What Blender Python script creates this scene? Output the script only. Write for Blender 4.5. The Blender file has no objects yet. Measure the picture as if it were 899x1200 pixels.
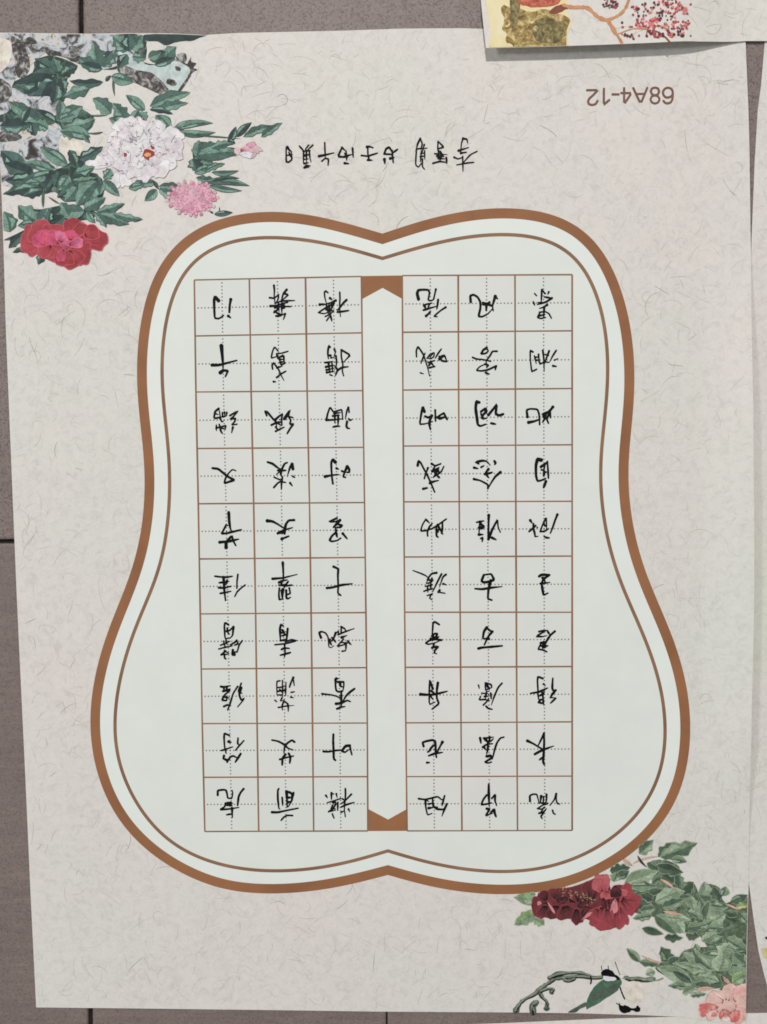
import bpy, bmesh, math, random
from mathutils import Vector, noise
from mathutils.geometry import tessellate_polygon
random.seed(7)
def sstep(a, b, v):
    t = min(1.0, max(0.0, (v - a) / (b - a)))
    return t * t * (3 - 2 * t)
def h_main(x, y):       # the sheet lies flat except for its right edge, which bows up in the middle
    return 0.0006 + 0.0034 * sstep(0.090, 0.1075, x) * sstep(-0.088, -0.045, y) * (1 - sstep(0.035, 0.095, y))
def h_top(x, y):        # held up at the left, touching down at the right
    return 0.0010 + 0.0034 * (1 - sstep(0.082, 0.1035, x))
def h_right(x, y): return 0.0003
def h_bottom(x, y): return 0.00015
def h_tile(x, y): return 0.0

CAM_LOC = (0.0046818, 0.0264423, 0.2717748)
CAM_ROT = (-0.0483274, 0.0181154, -0.0098903)
CHARS = [
'-4710,7452 -4807,7558 -4839,7478 -4838,7225 -4830,6958 -4713,6938 -4570,7029;-4358,7480 -4390,7324 -4406,7116;-4438,7012 -4367,6958',
'-3111,7861 -3098,7737 -3110,7529 -3083,7345;-3240,7516 -3111,7500 -2989,7593;-2989,7602 -2988,7498 -3037,7395 -3092,7345;-2747,7738 -2848,7621 -2902,7438;-2830,7638 -2705,7589 -2780,7525 -2872,7452;-3092,7351 -2902,7420 -2521,7427;-3219,7279 -3084,7286 -2843,7354 -2723,7376;-2902,7423 -2865,7304 -2836,7229;-3100,7233 -2919,7266 -2634,7256;-3117,7099 -3011,7178 -3039,7262;-3107,7144 -3042,7083 -2908,7028;-2984,7335 -2976,7112;-2904,7319 -2893,7052;-2828,7333 -2815,7229 -2905,7194;-3062,6995 -2953,6999 -2817,7057;-2803,7051 -2819,6977 -2859,6888',
'-4652,6166 -4633,5912 -4614,5643 -4620,5464;-4934,5617 -4723,5615 -4541,5663 -4214,5743;-4696,5399 -4605,5464 -4478,5448 -4516,5358 -4554,5284',
'-3029,6006 -3117,6118 -3179,5999 -3225,5791 -3061,5840;-3060,5917 -2909,5936 -2734,5985;-3060,5917 -3032,5789;-3032,5789 -2865,5876 -2848,5652;-2987,5758 -2945,5594 -2817,5652;-2957,5758 -2897,5757;-2943,5683 -2883,5689;-3155,5656 -3201,5597 -3187,5483;-3155,5656 -3066,5550 -3001,5445 -2934,5280 -2861,5151;-3066,5521 -2900,5563;-3071,5243 -2949,5340 -2803,5419;-3163,5124 -3103,5118',
'-1562,7634 -1628,7688 -1668,7645 -1655,7495 -1615,7349 -1592,7227;-1508,7481 -1455,7439;-1345,7413 -1456,7359 -1603,7320;-1799,7303 -1701,7314 -1603,7305;-1395,7334 -1604,7228 -1777,7121 -1846,7073 -1680,7039 -1471,7117;-1616,7264 -1581,7155 -1558,7033;-1542,7287 -1520,7154 -1509,7057;-1445,7250 -1496,7117;-1630,7155 -1397,7128;-1652,6962 -1521,7020 -1410,7116;-1614,6845 -1522,6972;-1514,7045 -1462,6833;-1227,7646 -1222,7465 -1237,7247 -1216,6956;-1034,7426 -1126,7342 -1287,7139 -1324,7151;-1300,7083 -1141,7100 -974,7123',
'-1526,6090 -1557,6122 -1583,6013 -1592,5867 -1574,5758;-1578,5848 -1499,5861 -1505,5769 -1402,5804;-1399,6023 -1363,5962 -1414,5816;-1357,5835 -1342,5694 -1356,5499;-1203,6009 -1205,5814 -1159,5594 -1181,5400 -1143,5265;-1203,6009 -947,5855 -1084,5715 -1158,5643;-1303,5438 -1184,5509 -1012,5524;-1674,5649 -1575,5660 -1440,5683;-1651,5527 -1417,5573;-1640,5441 -1418,5488;-1628,5368 -1407,5402;-1575,5648 -1542,5367;-1477,5659 -1456,5378;-1376,5524 -1313,5438 -1379,5280;-1536,5301 -1470,5276',
'1025,7416 985,7581 1020,7677 1173,7687 1307,7678 1343,7600 1318,7480 1300,7395 1366,7363 1451,7401;1522,7690 1489,7550 1456,7410;1585,7399 1567,7259 1542,7126;1170,7245 1280,7282 1407,7305;1161,7107 1303,7146 1535,7211;1194,7228 1242,7118;1333,7281 1283,7130;1241,6944 1302,6996 1356,7056;1796,7179 1669,7101 1558,7013 1460,6927 1558,6916',
'955,5783 947,5958 997,6074 1074,5969 1159,5834 1218,5639 1271,5468 1325,5229;1201,5887 1133,5737 1076,5587;1256,5736 1342,5856 1465,5899 1452,5782 1366,5722 1288,5740;1342,5783 1416,5855;1287,5619 1475,5672;1303,5529 1365,5625 1438,5527;1474,5502 1364,5479 1271,5456;1666,5998 1575,5878 1488,5733;1064,5325 1154,5294;1586,5720 1660,5804 1762,5827;1611,5780 1683,5658 1825,5637;1598,5683 1757,5815 1825,5637',
'2515,7319 2499,7496 2597,7527 2710,7461 2791,7315 2790,7138 2734,6913 2837,6895 3000,6974 3147,7133;3214,7471 3278,7399;3214,7471 3164,7310 3131,7198 3157,7059;2856,7298 3002,7248 3131,7198;3051,7312 2953,7232 2855,7250;2969,7280 2952,7071',
'4534,7646 4533,7485 4520,7276;4543,7646 4624,7532 4650,7532;4533,7276 4429,7278;4737,7573 4705,7499;4333,7536 4391,7471;4293,7311 4338,7198;4825,7401 4656,7291 4429,7229 4403,7213;4608,7436 4818,7401;4688,7210 4591,7147 4478,7116;4607,7146 4590,6840;4477,6987 4412,6859 4509,6825 4639,6856;4477,7003 4623,7027 4737,6968 4811,6831;4461,6907 4623,6937',
'2963,6014 2866,5957 2800,5845 2930,5853 3012,5923 2963,6014;3256,5914 3126,5915 3060,5793 2962,5664;2555,5750 2669,5700 2864,5682 3076,5631;2946,5665 2945,5551;2912,5551 3010,5518 2961,5470;3222,5483 3205,5386;3238,5499 2993,5388 2814,5358 2661,5376 2766,5488 2961,5567;2928,5308 3025,5268',
'4280,5882 4206,5925 4205,5682 4246,5325 4312,5350 4386,5388;4322,5778 4377,5550;4443,5809 4458,5598 4507,5533;4361,5729 4459,5744;4377,5647 4465,5653;4563,5920 4589,5742 4604,5321;4475,5533 4621,5596 4751,5578;4637,5806 4735,5773;4745,5908 4670,5709 4605,5548;4946,5916 4849,5771 4751,5578;4897,5641 4995,5689;4855,5480 4946,5463',
'-4761,4371 -4868,4288 -4908,4094 -4720,4107 -4733,4227 -4761,4371;-4869,4228 -4779,4197;-4721,4077 -4677,3986 -4631,4001;-4887,4084 -4644,4136;-4657,4256 -4653,4121 -4531,4165;-4596,4271 -4583,4150;-4530,4255 -4538,4165;-4847,3807 -4695,3851 -4558,3880 -4590,3760;-4839,3892 -4842,3732;-4754,3912 -4712,3716 -4662,3640;-4680,3806 -4575,3774;-4441,4164 -4264,4267 -4218,4281 -4342,4133 -4434,4059 -4282,4087 -4299,3997 -4397,3893 -4239,3915;-4362,3826 -4401,3667',
'-3374,4152 -3424,4273 -3357,4257 -3239,4106 -3091,3939 -2956,3862;-3243,3880 -3090,3954 -2954,3967;-3119,4044 -2997,4148 -2921,4192 -2953,4043 -2941,3877;-3134,4044 -3092,3819;-3125,3699 -3018,3752 -2875,3816;-3123,3819 -3049,3728;-2862,4057 -2708,4295 -2756,4130 -2621,4084;-2756,4130 -2682,4010 -2714,3899 -2608,3898 -2700,3785 -2793,3629',
'-4974,2654 -4808,2632 -4643,2494 -4509,2387 -4343,2304 -4511,2251 -4633,2213 -4616,2327 -4522,2493 -4399,2612 -4299,2572',
'-3374,2813 -3230,2767 -3080,2645 -2975,2583;-2806,2793 -2882,2763 -2975,2583 -3129,2449;-3081,2569 -2854,2567;-2975,2583 -2999,2448 -2963,2387;-3190,2374 -3055,2312 -2965,2281;-2948,2387 -2981,2191 -2984,2025;-3204,2078 -3087,2207 -3011,2246 -2860,2220;-2642,2610 -2661,2776 -2732,2641 -2812,2386;-2645,2393 -2594,2362;-2730,2204 -2670,2121',
'-1658,3999 -1619,4183 -1547,4378 -1446,4230 -1347,4265 -1211,4301 -1195,4178 -1183,4019;-1658,3999 -1547,4005 -1449,4009 -1190,4036;-1434,4193 -1249,4215;-1472,4120 -1275,4142;-1410,4144 -1413,3911;-1312,4143 -1323,3836;-1476,3801 -1377,3825 -1266,3823;-998,4225 -1013,4384 -1064,4262 -1108,4042;-1017,4041 -981,3992 -919,4008;-1060,3956 -1086,3822 -1045,3765 -979,3754',
'-1414,2793 -1487,2868 -1533,2782 -1528,2560 -1514,2339 -1491,2171;-1716,2378 -1543,2413 -1332,2435;-1380,2613 -1318,2583;-1071,2654 -1010,2580 -1018,2494 -1097,2495;-1071,2654 -1146,2507 -1192,2372 -1124,2347;-1225,2533 -1122,2495',
'1170,4213 1123,4348 1085,4202 1028,3855 1180,3863 1401,3930;1187,4084 1280,4041 1383,4101;1390,4101 1316,3955 1307,3833 1338,3698;1477,4259 1487,3941;1549,4050 1623,4111 1727,4171 1770,4072 1819,3986;1549,4050 1623,4013 1758,4060',
'962,2671 987,2801 1048,2756 1133,2584 1230,2410 1339,2163 1448,1896;1256,2595 1194,2435 1148,2288;1368,2716 1466,2654 1626,2714;1466,2654 1379,2507 1576,2604;1378,2495 1539,2530 1426,2335 1600,2481;1716,2639 1637,2480 1402,2323;1464,2457 1562,2333 1598,2308;1539,2555 1575,2456;1315,2164 1438,2212 1561,2235;1116,1998 1227,2022',
'2744,4460 2663,4487 2636,4299 2676,4005 2698,3825 2773,3782 2921,3833;2792,4199 2923,4295 2955,4197 2857,4117 2807,4003 2954,4002;2939,4279 2889,4133;2791,4134 2856,3987;3004,4099 3135,4261 3243,4390 3209,4129 3314,4079 3428,4121;3078,3863 3208,3836',
'4123,4028 4097,4234 4211,4265 4407,4247 4456,4116 4471,3806;4155,3875 4325,3906 4488,3969;4847,4307 4765,4210 4781,3998;4847,4307 4749,4178 4619,4130 4553,4099;4651,4114 4618,3984 4553,3870;4586,4033 4667,3983 4722,3846;4765,4210 4690,3983',
'2719,2703 2647,2753 2818,2794 2949,2776 3053,2654;3171,2774 3204,2725 3171,2666;2587,2593 2692,2566;2791,2604 2866,2646;2997,2546 2881,2400;2881,2400 3029,2431 3111,2457;2930,2400 3012,2294;2579,2265 2766,2221 2978,2104 2984,1989;3340,2455 3192,2331 3093,2185 2971,1979',
'4512,2793 4404,2817 4361,2648 4361,2353 4403,2189 4501,2204 4632,2258;4502,2597 4600,2662 4682,2726;4688,2743 4707,2513 4720,2267;4616,2645 4583,2482 4616,2367;4518,2515 4616,2481;4583,2357 4583,2433 4649,2448;4648,2180 4582,2006',
'-4527,1365 -4517,1107 -4490,894 -4431,803;-4610,1002 -4688,851 -4745,751 -4599,759 -4171,861;-4610,1002 -4558,986;-4801,502 -4542,524 -4252,588;-4621,348 -4619,500 -4448,687 -4405,529 -4337,401',
'-3407,1113 -3256,1096 -3090,1004 -2910,881;-2633,1127 -2785,1122 -2878,1002 -2912,729;-3109,761 -2895,850 -2676,909;-3109,746 -3003,760 -2897,759;-2996,584 -2792,661',
'-4963,-488 -4805,-510 -4622,-521 -4444,-492;-4713,-520 -4701,-688 -4696,-902 -4665,-1202;-4838,-681 -4548,-644;-4856,-825 -4704,-835 -4505,-788;-4814,-993 -4507,-934;-4609,-628 -4641,-735;-4291,-441 -4319,-630 -4329,-844;-4083,-748 -4247,-875 -4324,-951 -4394,-1088',
'-2977,-107 -2968,-335 -2962,-579;-3282,-577 -2977,-555 -2565,-454;-3095,-685 -3009,-640 -2856,-611;-3025,-671 -3026,-777 -2919,-732;-2827,-657 -2904,-763 -2951,-839;-3102,-762 -2920,-793 -2722,-764;-3088,-853 -3106,-1036 -3094,-1195 -2986,-1160;-3028,-915 -3016,-1129;-2982,-885 -3001,-1129;-2891,-916 -2889,-1145 -2834,-1161 -2757,-1115;-2799,-855 -2771,-1008 -2847,-1038',
'-1385,1176 -1509,1116 -1597,1074 -1448,1065 -1287,1126;-1299,1114 -1412,991 -1487,910;-1399,1003 -1251,965 -1289,908 -1450,892;-1426,880 -1415,755 -1392,631;-1427,756 -1540,657 -1611,534 -1542,496 -1393,520 -1281,593;-1222,724 -1100,574',
'-1502,-237 -1390,-288 -1359,-313;-1366,-313 -1381,-512 -1372,-811 -1387,-1010 -1308,-1073;-1703,-858 -1559,-847 -1285,-774 -967,-739',
'1234,634 1225,757 1305,930 1380,1003;1183,1116 1083,957 1033,779 1181,788 1391,855;1183,1116 1293,1004;1403,867 1503,928 1775,1119;1490,904 1488,631 1537,594;1527,953 1576,853 1673,679;1663,1013 1662,853 1637,704;1526,755 1564,878',
'801,-367 900,-405 1035,-456 1171,-519 1269,-607;1480,-440 1344,-459 1244,-582 1181,-743;1232,-632 1367,-682 1268,-731 1194,-743;1343,-608 1392,-658;1156,-830 1367,-794;1113,-974 1229,-930 1378,-906;1218,-831 1229,-1005;1317,-757 1304,-931;1628,-473 1516,-684 1365,-993;1203,-1099 1315,-1068 1365,-1043;1315,-1068 1277,-1180 1351,-1230;1752,-492 1665,-560 1564,-858;1676,-759 1775,-797;1538,-995 1576,-933 1563,-1007 1723,-1038',
'2645,1015 2760,1040 2868,1056;2743,1024 2792,941 2868,914;2710,859 2858,901;2743,1007 2726,843 2715,661;2792,842 2874,874;2715,661 2840,660;2758,545 2823,571 2806,446;3001,1219 2989,840 2987,510;2988,527 3087,774 3170,938 3253,1085 3268,871 3333,722;3086,569 3217,502',
'4194,1061 4237,994;4161,738 4269,829 4351,911;4286,961 4285,813 4324,681 4334,582 4416,597;4390,861 4400,845;4482,735 4548,926 4653,1139 4663,925 4662,793;4581,1024 4613,892 4679,908;4482,729 4613,744 4728,819;4974,1218 4908,1054 4843,857 4770,677;4587,596 4652,556 4750,545',
'2851,-514 2784,-679 2834,-729 3015,-714 3147,-649 3065,-482 2884,-507;3048,-681 2981,-946 2963,-1211 3078,-1246;2595,-910 2800,-928 3097,-880 3377,-856',
'4447,-566 4512,-520 4749,-522;4742,-529 4578,-643 4512,-759;4479,-775 4759,-744;4545,-610 4627,-726;4519,-775 4545,-958 4577,-1117 4702,-1052',
'-4592,-1913 -4692,-1851 -4715,-1949 -4700,-2333 -4577,-2303;-4449,-1981 -4475,-2227 -4562,-2318;-4633,-2011 -4606,-2164 -4560,-2195;-4650,-2103 -4543,-2073;-4449,-1981 -4558,-2072;-4841,-2516 -4687,-2456 -4548,-2395;-4747,-2394 -4719,-2502 -4690,-2594;-4670,-2364 -4642,-2502;-4889,-2624 -4720,-2579 -4474,-2534;-4816,-2793 -4691,-2686 -4752,-2655 -4586,-2764;-4801,-2793 -4617,-2779;-4724,-2779 -4726,-2886 -4680,-2927;-4535,-2503 -4411,-2427 -4349,-2366;-4364,-2366 -4320,-2473 -4428,-2519;-4196,-2382 -4290,-2504 -4356,-2735;-4477,-2657 -4494,-2795 -4418,-2805 -4432,-2719 -4370,-2704',
'-2992,-1960 -3059,-1914 -3091,-2052 -3081,-2374;-2862,-2038 -2880,-2176 -2898,-2360;-3016,-2083 -2941,-2206;-3032,-2159 -2940,-2129;-3033,-2251 -2895,-2206;-3081,-2389 -2898,-2360;-3245,-2511 -2945,-2482 -2608,-2392 -2760,-2361 -2944,-2427;-2961,-2513 -2948,-2697 -2966,-2866;-3055,-2651 -2962,-2605 -2825,-2621;-3088,-2819 -2796,-2744',
'-4848,-3734 -4772,-3750 -4572,-3711;-4757,-3765 -4759,-3873 -4589,-3812;-4790,-3873 -4590,-3853;-4664,-3735 -4697,-3858;-4590,-3859 -4745,-3981 -4825,-4136 -4687,-4152 -4669,-4013;-4747,-4043 -4609,-4075;-4767,-4322 -4674,-4276 -4567,-4298;-4358,-3736 -4499,-3952 -4581,-4230 -4661,-4430;-4249,-3644 -4345,-3891 -4223,-3938;-4251,-3768 -4316,-3984 -4257,-4139 -4171,-4093 -4274,-4231 -4368,-4339',
'-3115,-3574 -3207,-3589 -3207,-3990;-3038,-3559 -3046,-4083;-2938,-3621 -2953,-4007;-3179,-3774 -2964,-3744;-3180,-3882 -2966,-3868;-3182,-3990 -3060,-3991;-3119,-3836 -3058,-3898 -2981,-3837;-3270,-4144 -3216,-4191;-3061,-4083 -3108,-4160 -3047,-4161;-3172,-4361 -3003,-4331 -2712,-4301;-3000,-4130 -3065,-4330 -3051,-4439;-2986,-4176 -2880,-4270 -2883,-4486;-2988,-4331 -2911,-4300;-2722,-3484 -2778,-3591 -2836,-3760;-2731,-3483 -2694,-3715;-2789,-3915 -2697,-3900;-2800,-4054 -2724,-4079',
'-1896,-2307 -1949,-2161 -1874,-2132 -1762,-2170 -1689,-2283 -1678,-2434 -1668,-2584 -1606,-2610 -1518,-2548;-1463,-2172 -1515,-2310 -1591,-2422 -1641,-2434;-1577,-2309 -1467,-2448;-1617,-2484 -1580,-2535;-1628,-2359 -1654,-2459;-1300,-2005 -1307,-2198;-1300,-1998 -1201,-2049 -1164,-2137;-1396,-2147 -1372,-2210;-1402,-2230 -1177,-2136 -927,-2050;-1291,-2306 -1133,-2249;-1242,-2361 -1330,-2461 -1431,-2573 -1231,-2524 -1118,-2463;-1305,-2449 -1193,-2462;-1218,-2487 -1168,-2462 -1170,-2638 -1196,-2713;-1118,-2412 -1056,-2488 -1012,-2526;-1283,-2712 -1183,-2700',
'-1506,-3565 -1467,-3503 -1398,-3528;-1480,-3540 -1490,-3717 -1472,-3868 -1398,-3914 -1285,-3881;-1414,-3616 -1319,-3617 -1244,-3617 -1246,-3743 -1267,-3844;-1357,-3642 -1346,-3743 -1271,-3768;-1885,-3966 -1598,-3998 -1449,-4044 -1312,-4108;-935,-3820 -1073,-3920 -1199,-4046 -1289,-4222;-1323,-3919 -1328,-4373;-1477,-4259 -1327,-4247 -1151,-4159 -1064,-4198;-1454,-4410 -1328,-4360 -1208,-4343',
'1551,-1950 1421,-1866 1371,-1904 1357,-2103 1343,-2253 1355,-2428;1318,-2291 1406,-2216 1492,-2217 1455,-2317 1330,-2366;1305,-2366 1429,-2379 1541,-2305;1380,-2279 1404,-2404;1608,-2405 1429,-2379 1255,-2415 1151,-2490 1230,-2528 1404,-2491 1608,-2405;1341,-2629 1453,-2592 1515,-2600;1391,-2516 1365,-2629;1515,-2600 1415,-2704 1402,-2779 1476,-2810',
'1349,-3833 1267,-3576 1250,-3782 1241,-4306 1416,-4224;1500,-3658 1468,-3859 1462,-4110 1528,-4274 1327,-4432;995,-3995 1144,-4008 1368,-4009 1766,-3911;1306,-3896 1393,-3972;1293,-4059 1354,-4160',
'3091,-2166 2975,-2298 2858,-2548;2926,-2048 2843,-2164 2809,-2380 2975,-2348;2926,-2048 3009,-2132 3091,-2166;2975,-2315 3007,-2398;2686,-2657 2792,-2631 3023,-2615 3370,-2584',
'4444,-2175 4559,-2142 4625,-2149;4625,-2149 4361,-2314 4542,-2325 4674,-2293;4674,-2143 4756,-2277;4898,-2171 4773,-2277 4674,-2426 4608,-2559;4492,-2508 4657,-2459;4509,-2508 4410,-2691 4542,-2708 4667,-2769;4459,-2591 4690,-2593;4575,-2475 4542,-2642 4641,-2626',
'2680,-3734 2703,-3828;2984,-3836 2886,-3661 2879,-3802 2934,-4004;2886,-3668 3051,-3719 3067,-3803 2968,-3853;2885,-3869 2984,-3853;2901,-3936 3001,-3903;2768,-3969 2967,-3987;2851,-4070 3000,-4054;2735,-4070 2701,-4170 2867,-4154 2999,-4189;2901,-3970 2884,-4121;2817,-4322 2916,-4222 2983,-4121;3034,-3971 3049,-4139;3366,-3678 3250,-3804 3133,-4072 3049,-4323;2899,-4356 2965,-4424 3075,-4448',
'4547,-3550 4408,-3493 4391,-3610 4407,-3878 4407,-4062 4456,-4263;4192,-3984 4440,-3945 4688,-3829;4566,-3711 4622,-3762;4440,-4062 4539,-4012 4589,-3946;4539,-3979 4556,-4147 4578,-4348;4433,-4247 4489,-4163 4572,-4180 4539,-4281 4456,-4263;4837,-3545 4820,-3813 4837,-3897 4919,-3897;4919,-3897 4820,-4014 4754,-4131;4804,-4114 4919,-4115;4919,-4132 4770,-4275',
'-4629,-5182 -4766,-5120 -4783,-5228 -4773,-5508 -4731,-5710;-4868,-5632 -4744,-5595 -4527,-5524;-4648,-5368 -4580,-5391;-4369,-5261 -4387,-5416 -4357,-5463;-4201,-5339 -4327,-5479 -4461,-5633;-4794,-5787 -4811,-5881 -4719,-5897 -4705,-5990;-4750,-5912 -4626,-5897;-4705,-5975 -4609,-5819 -4517,-5789 -4410,-5851;-4300,-5727 -4379,-5851 -4468,-5982',
'-3371,-5328 -3203,-5359 -3051,-5438 -2899,-5578 -2747,-5625;-2712,-5387 -2788,-5330 -2928,-5423 -3006,-5531 -3030,-5708;-3150,-5903 -2996,-5857 -2749,-5802;-2994,-5764 -3072,-5857 -3085,-6068;-2886,-5733 -2836,-5827 -2860,-6007',
'-5000,-6965 -4997,-6821 -4827,-6800 -4751,-6816 -4722,-6926 -4708,-7051 -4585,-7067 -4558,-6910 -4575,-6823;-4235,-6781 -4320,-6880 -4384,-7005 -4419,-7270;-4915,-7378 -4806,-7316 -4758,-7207;-4773,-7207 -4603,-7176;-4711,-7191 -4651,-7285 -4574,-7270;-4728,-7269 -4572,-7207;-4915,-7394 -4683,-7379 -4389,-7333;-4748,-7551 -4587,-7520;-4584,-7348 -4580,-7630',
'-3194,-6775 -3226,-6822 -3229,-7071 -3203,-7368 -3166,-7390;-3100,-7040 -3085,-7275;-2965,-6869 -2956,-7322;-2965,-6869 -2873,-6885 -2797,-6948 -2815,-7135 -2925,-7322;-2765,-6901 -2783,-7041;-2921,-7041 -2844,-7041;-2939,-7181 -2830,-7151;-3405,-7477 -3236,-7483 -2927,-7416 -2633,-7360;-2806,-7579 -2960,-7572 -3053,-7619 -3141,-7721',
'-1568,-5168 -1578,-5358 -1569,-5662 -1567,-5890 -1517,-5936;-1865,-5673 -1720,-5682 -1494,-5642 -1343,-5633;-1091,-5499 -1217,-5512 -1331,-5663 -1232,-5702 -1093,-5601;-1091,-5499 -1068,-5639 -1032,-5779',
'-1812,-6983 -1767,-7054;-1647,-6907 -1650,-7098;-1647,-6907 -1573,-6946;-1505,-6933 -1481,-7048;-1373,-7074 -1562,-7137 -1777,-7200;-1613,-7200 -1538,-7175 -1513,-7226;-1614,-7264 -1666,-7391 -1528,-7379;-1518,-7226 -1603,-7379 -1755,-7473 -1616,-7443 -1528,-7417;-1463,-7188 -1471,-7443;-1630,-7532 -1581,-7660;-1237,-6781 -1234,-6934 -1249,-7138 -1277,-7393 -1247,-7622;-1063,-6947 -1172,-7062 -1287,-7176 -1363,-7227;-1323,-7087 -1249,-7138;-1389,-7341 -1238,-7265 -986,-7190;-1366,-7482 -1277,-7444;-1151,-7393 -1119,-7470',
'1070,-5534 1038,-5420 1133,-5383 1333,-5346 1408,-5384 1419,-5523 1418,-5726 1442,-5857;1217,-5813 1380,-5751 1625,-5714;1619,-5410 1531,-5574 1455,-5726;1357,-5498 1218,-5674;1193,-5699 1281,-5649;1166,-6016 1241,-6016',
'915,-7089 1095,-7115 1245,-7083 1471,-7025 1583,-7122 1633,-7102;1676,-6995 1632,-7147 1594,-7300;1107,-7120 1118,-7349 1166,-7579 1297,-7528;1157,-7146 1207,-7171;1320,-7095 1331,-7299 1443,-7401 1631,-7415 1681,-7351;1206,-7248 1319,-7223;1205,-7370 1343,-7350;1443,-7350 1455,-7401;1739,-7244 1668,-7402 1587,-7611',
'2719,-5294 2745,-5445;2828,-5311 2878,-5379 3027,-5396 3111,-5312;2828,-5301 3111,-5268;2895,-5294 2944,-5480;2995,-5261 2994,-5430;2794,-5564 2911,-5480 3077,-5464;2911,-5497 2993,-5548;2827,-5564 2893,-5649;2944,-5429 2943,-5649 2903,-5767;3410,-5270 3310,-5296 3210,-5431 3143,-5633 3075,-5919;2909,-5834 3025,-5818 3058,-5886 2942,-5953 2858,-6010 2958,-6037 3048,-6004',
'4577,-5168 4487,-5369 4404,-5537;4577,-5168 4586,-5437 4569,-5774 4552,-6010 4585,-6084;4099,-5384 4271,-5469 4536,-5639;4311,-5779 4470,-5689 4669,-5606 4861,-5539;4453,-5942 4519,-5892 4569,-5882',
'2965,-6663 2964,-6951 2976,-7307;2904,-6985 2803,-7120 2742,-7272 2869,-7263 3036,-7222;3053,-7087 3154,-6968 3143,-7155 3195,-7308;2902,-7392 2985,-7409 2868,-7612 3068,-7528;3018,-7511 3118,-7409 3135,-7528 3174,-7630',
'4168,-7175 4162,-7006 4268,-6962 4368,-6973 4401,-7091 4434,-7244;4494,-7024 4467,-7227;4650,-6974 4650,-7160 4600,-7261;4567,-7041 4550,-7261;4600,-7261 4467,-7227 4683,-7228;4384,-7396 4534,-7295 4683,-7262;4384,-7396 4500,-7414 4600,-7363;4567,-7363 4483,-7515 4600,-7482;4433,-7532 4566,-7499 4650,-7390;4566,-7516 4483,-7634 4526,-7695;4933,-6958 4883,-7127 4750,-7296;4933,-6975 4933,-7144 4966,-7246 5039,-7263;4826,-7449 4849,-7534 4916,-7574']
SIGN = [
'-2669,11763 -2703,11741 -2709,11343 -2641,11325 -2539,11406 -2559,11606;-2669,11757 -2619,11673 -2546,11622;-2662,11524 -2537,11539;-2627,11607 -2562,11456',
'-2330,11778 -2197,11633;-1941,11795 -2112,11648;-2060,11797 -2163,11676;-2231,11627 -2018,11647;-2207,11633 -2219,11285;-2045,11631 -2031,11448 -1999,11315;-2129,11649 -2127,11317;-2182,11510 -2057,11531;-2184,11401 -2075,11416;-2192,11285 -2066,11309;-2194,11168 -2135,11234 -2017,11215;-2194,11168 -2068,11183',
'-1603,11856 -1599,11640 -1592,11425;-1770,11484 -1607,11514 -1343,11570;-1694,11343 -1592,11425 -1501,11400 -1516,11224',
'-1115,11715 -1230,11469 -1027,11442;-1115,11715 -998,11608;-998,11614 -984,11359;-1033,11548 -960,11448;-812,11687 -798,11439;-1084,11460 -807,11522;-1043,11277 -928,11262',
'-400,11721 -322,11729 -235,11695;-383,11704 -376,11422;-561,11485 -393,11462 -105,11544;-387,11356 -252,11347;-359,11471 -353,11362',
'87,11531 139,11662 224,11704 290,11610 333,11504;77,11514 313,11504;89,11365 101,11249;466,11641 340,11553;307,11610 338,11272;254,11389 362,11410;340,11560 289,11461',
'1111,11928 1032,11781 998,11632;1111,11928 1167,11795 1132,11630;998,11642 1301,11660;1224,11761 1165,11563;997,11599 970,11202 1051,11128 1129,11233;1142,11580 1106,11283;1233,11595 1231,11357;1114,11508 1232,11529;1114,11425 1232,11446;1164,11358 1162,11149 1229,11065',
'1611,11837 1603,11616;1621,11837 1778,11679 1620,11639;1518,11501 1871,11469;1620,11589 1635,11384;1585,11434 1777,11421;1670,11555 1760,11438;1618,11367 1793,11355;1466,11234 1651,11284 1853,11254;1844,11387 1859,11231;1693,11423 1658,11284',
'2321,11909 2276,11777 2251,11506;2327,11908 2435,11890 2451,11781;2191,11574 2477,11658;2258,11506 2409,11527;2072,11390 2173,11342 2324,11389;2308,11413 2315,10999;2138,11177 2391,11223 2619,11242;2712,11545 2526,11459 2324,11240']
CODE = [
'8226,13084 8213,13154 8171,13202 8085,13228 8002,13198 7958,13136 7948,13080 7974,13010 8022,12962 8092,12951 8172,12975 8220,13028 8226,13084 8226,12990 8214,12896 8173,12818 8087,12788 8013,12805 7965,12862',
'7724,13234 7645,13214 7607,13133 7645,13047 7725,13017 7811,13044 7846,13128 7811,13211 7724,13234;7725,13017 7645,13000 7598,12912 7640,12824 7726,12791 7819,12821 7860,12908 7811,12997 7725,13017',
'7118,13229 7327,12791 7510,13228;7198,13064 7447,13066',
'6862,13233 6863,12793 7070,13094 6782,13099',
'6536,13066 6709,13063',
'6296,13224 6290,12786 6444,12910',
'5823,13194 6123,13192 5983,13044 5887,12966 5849,12888 5871,12809 5967,12779 6063,12806 6117,12893']
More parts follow.
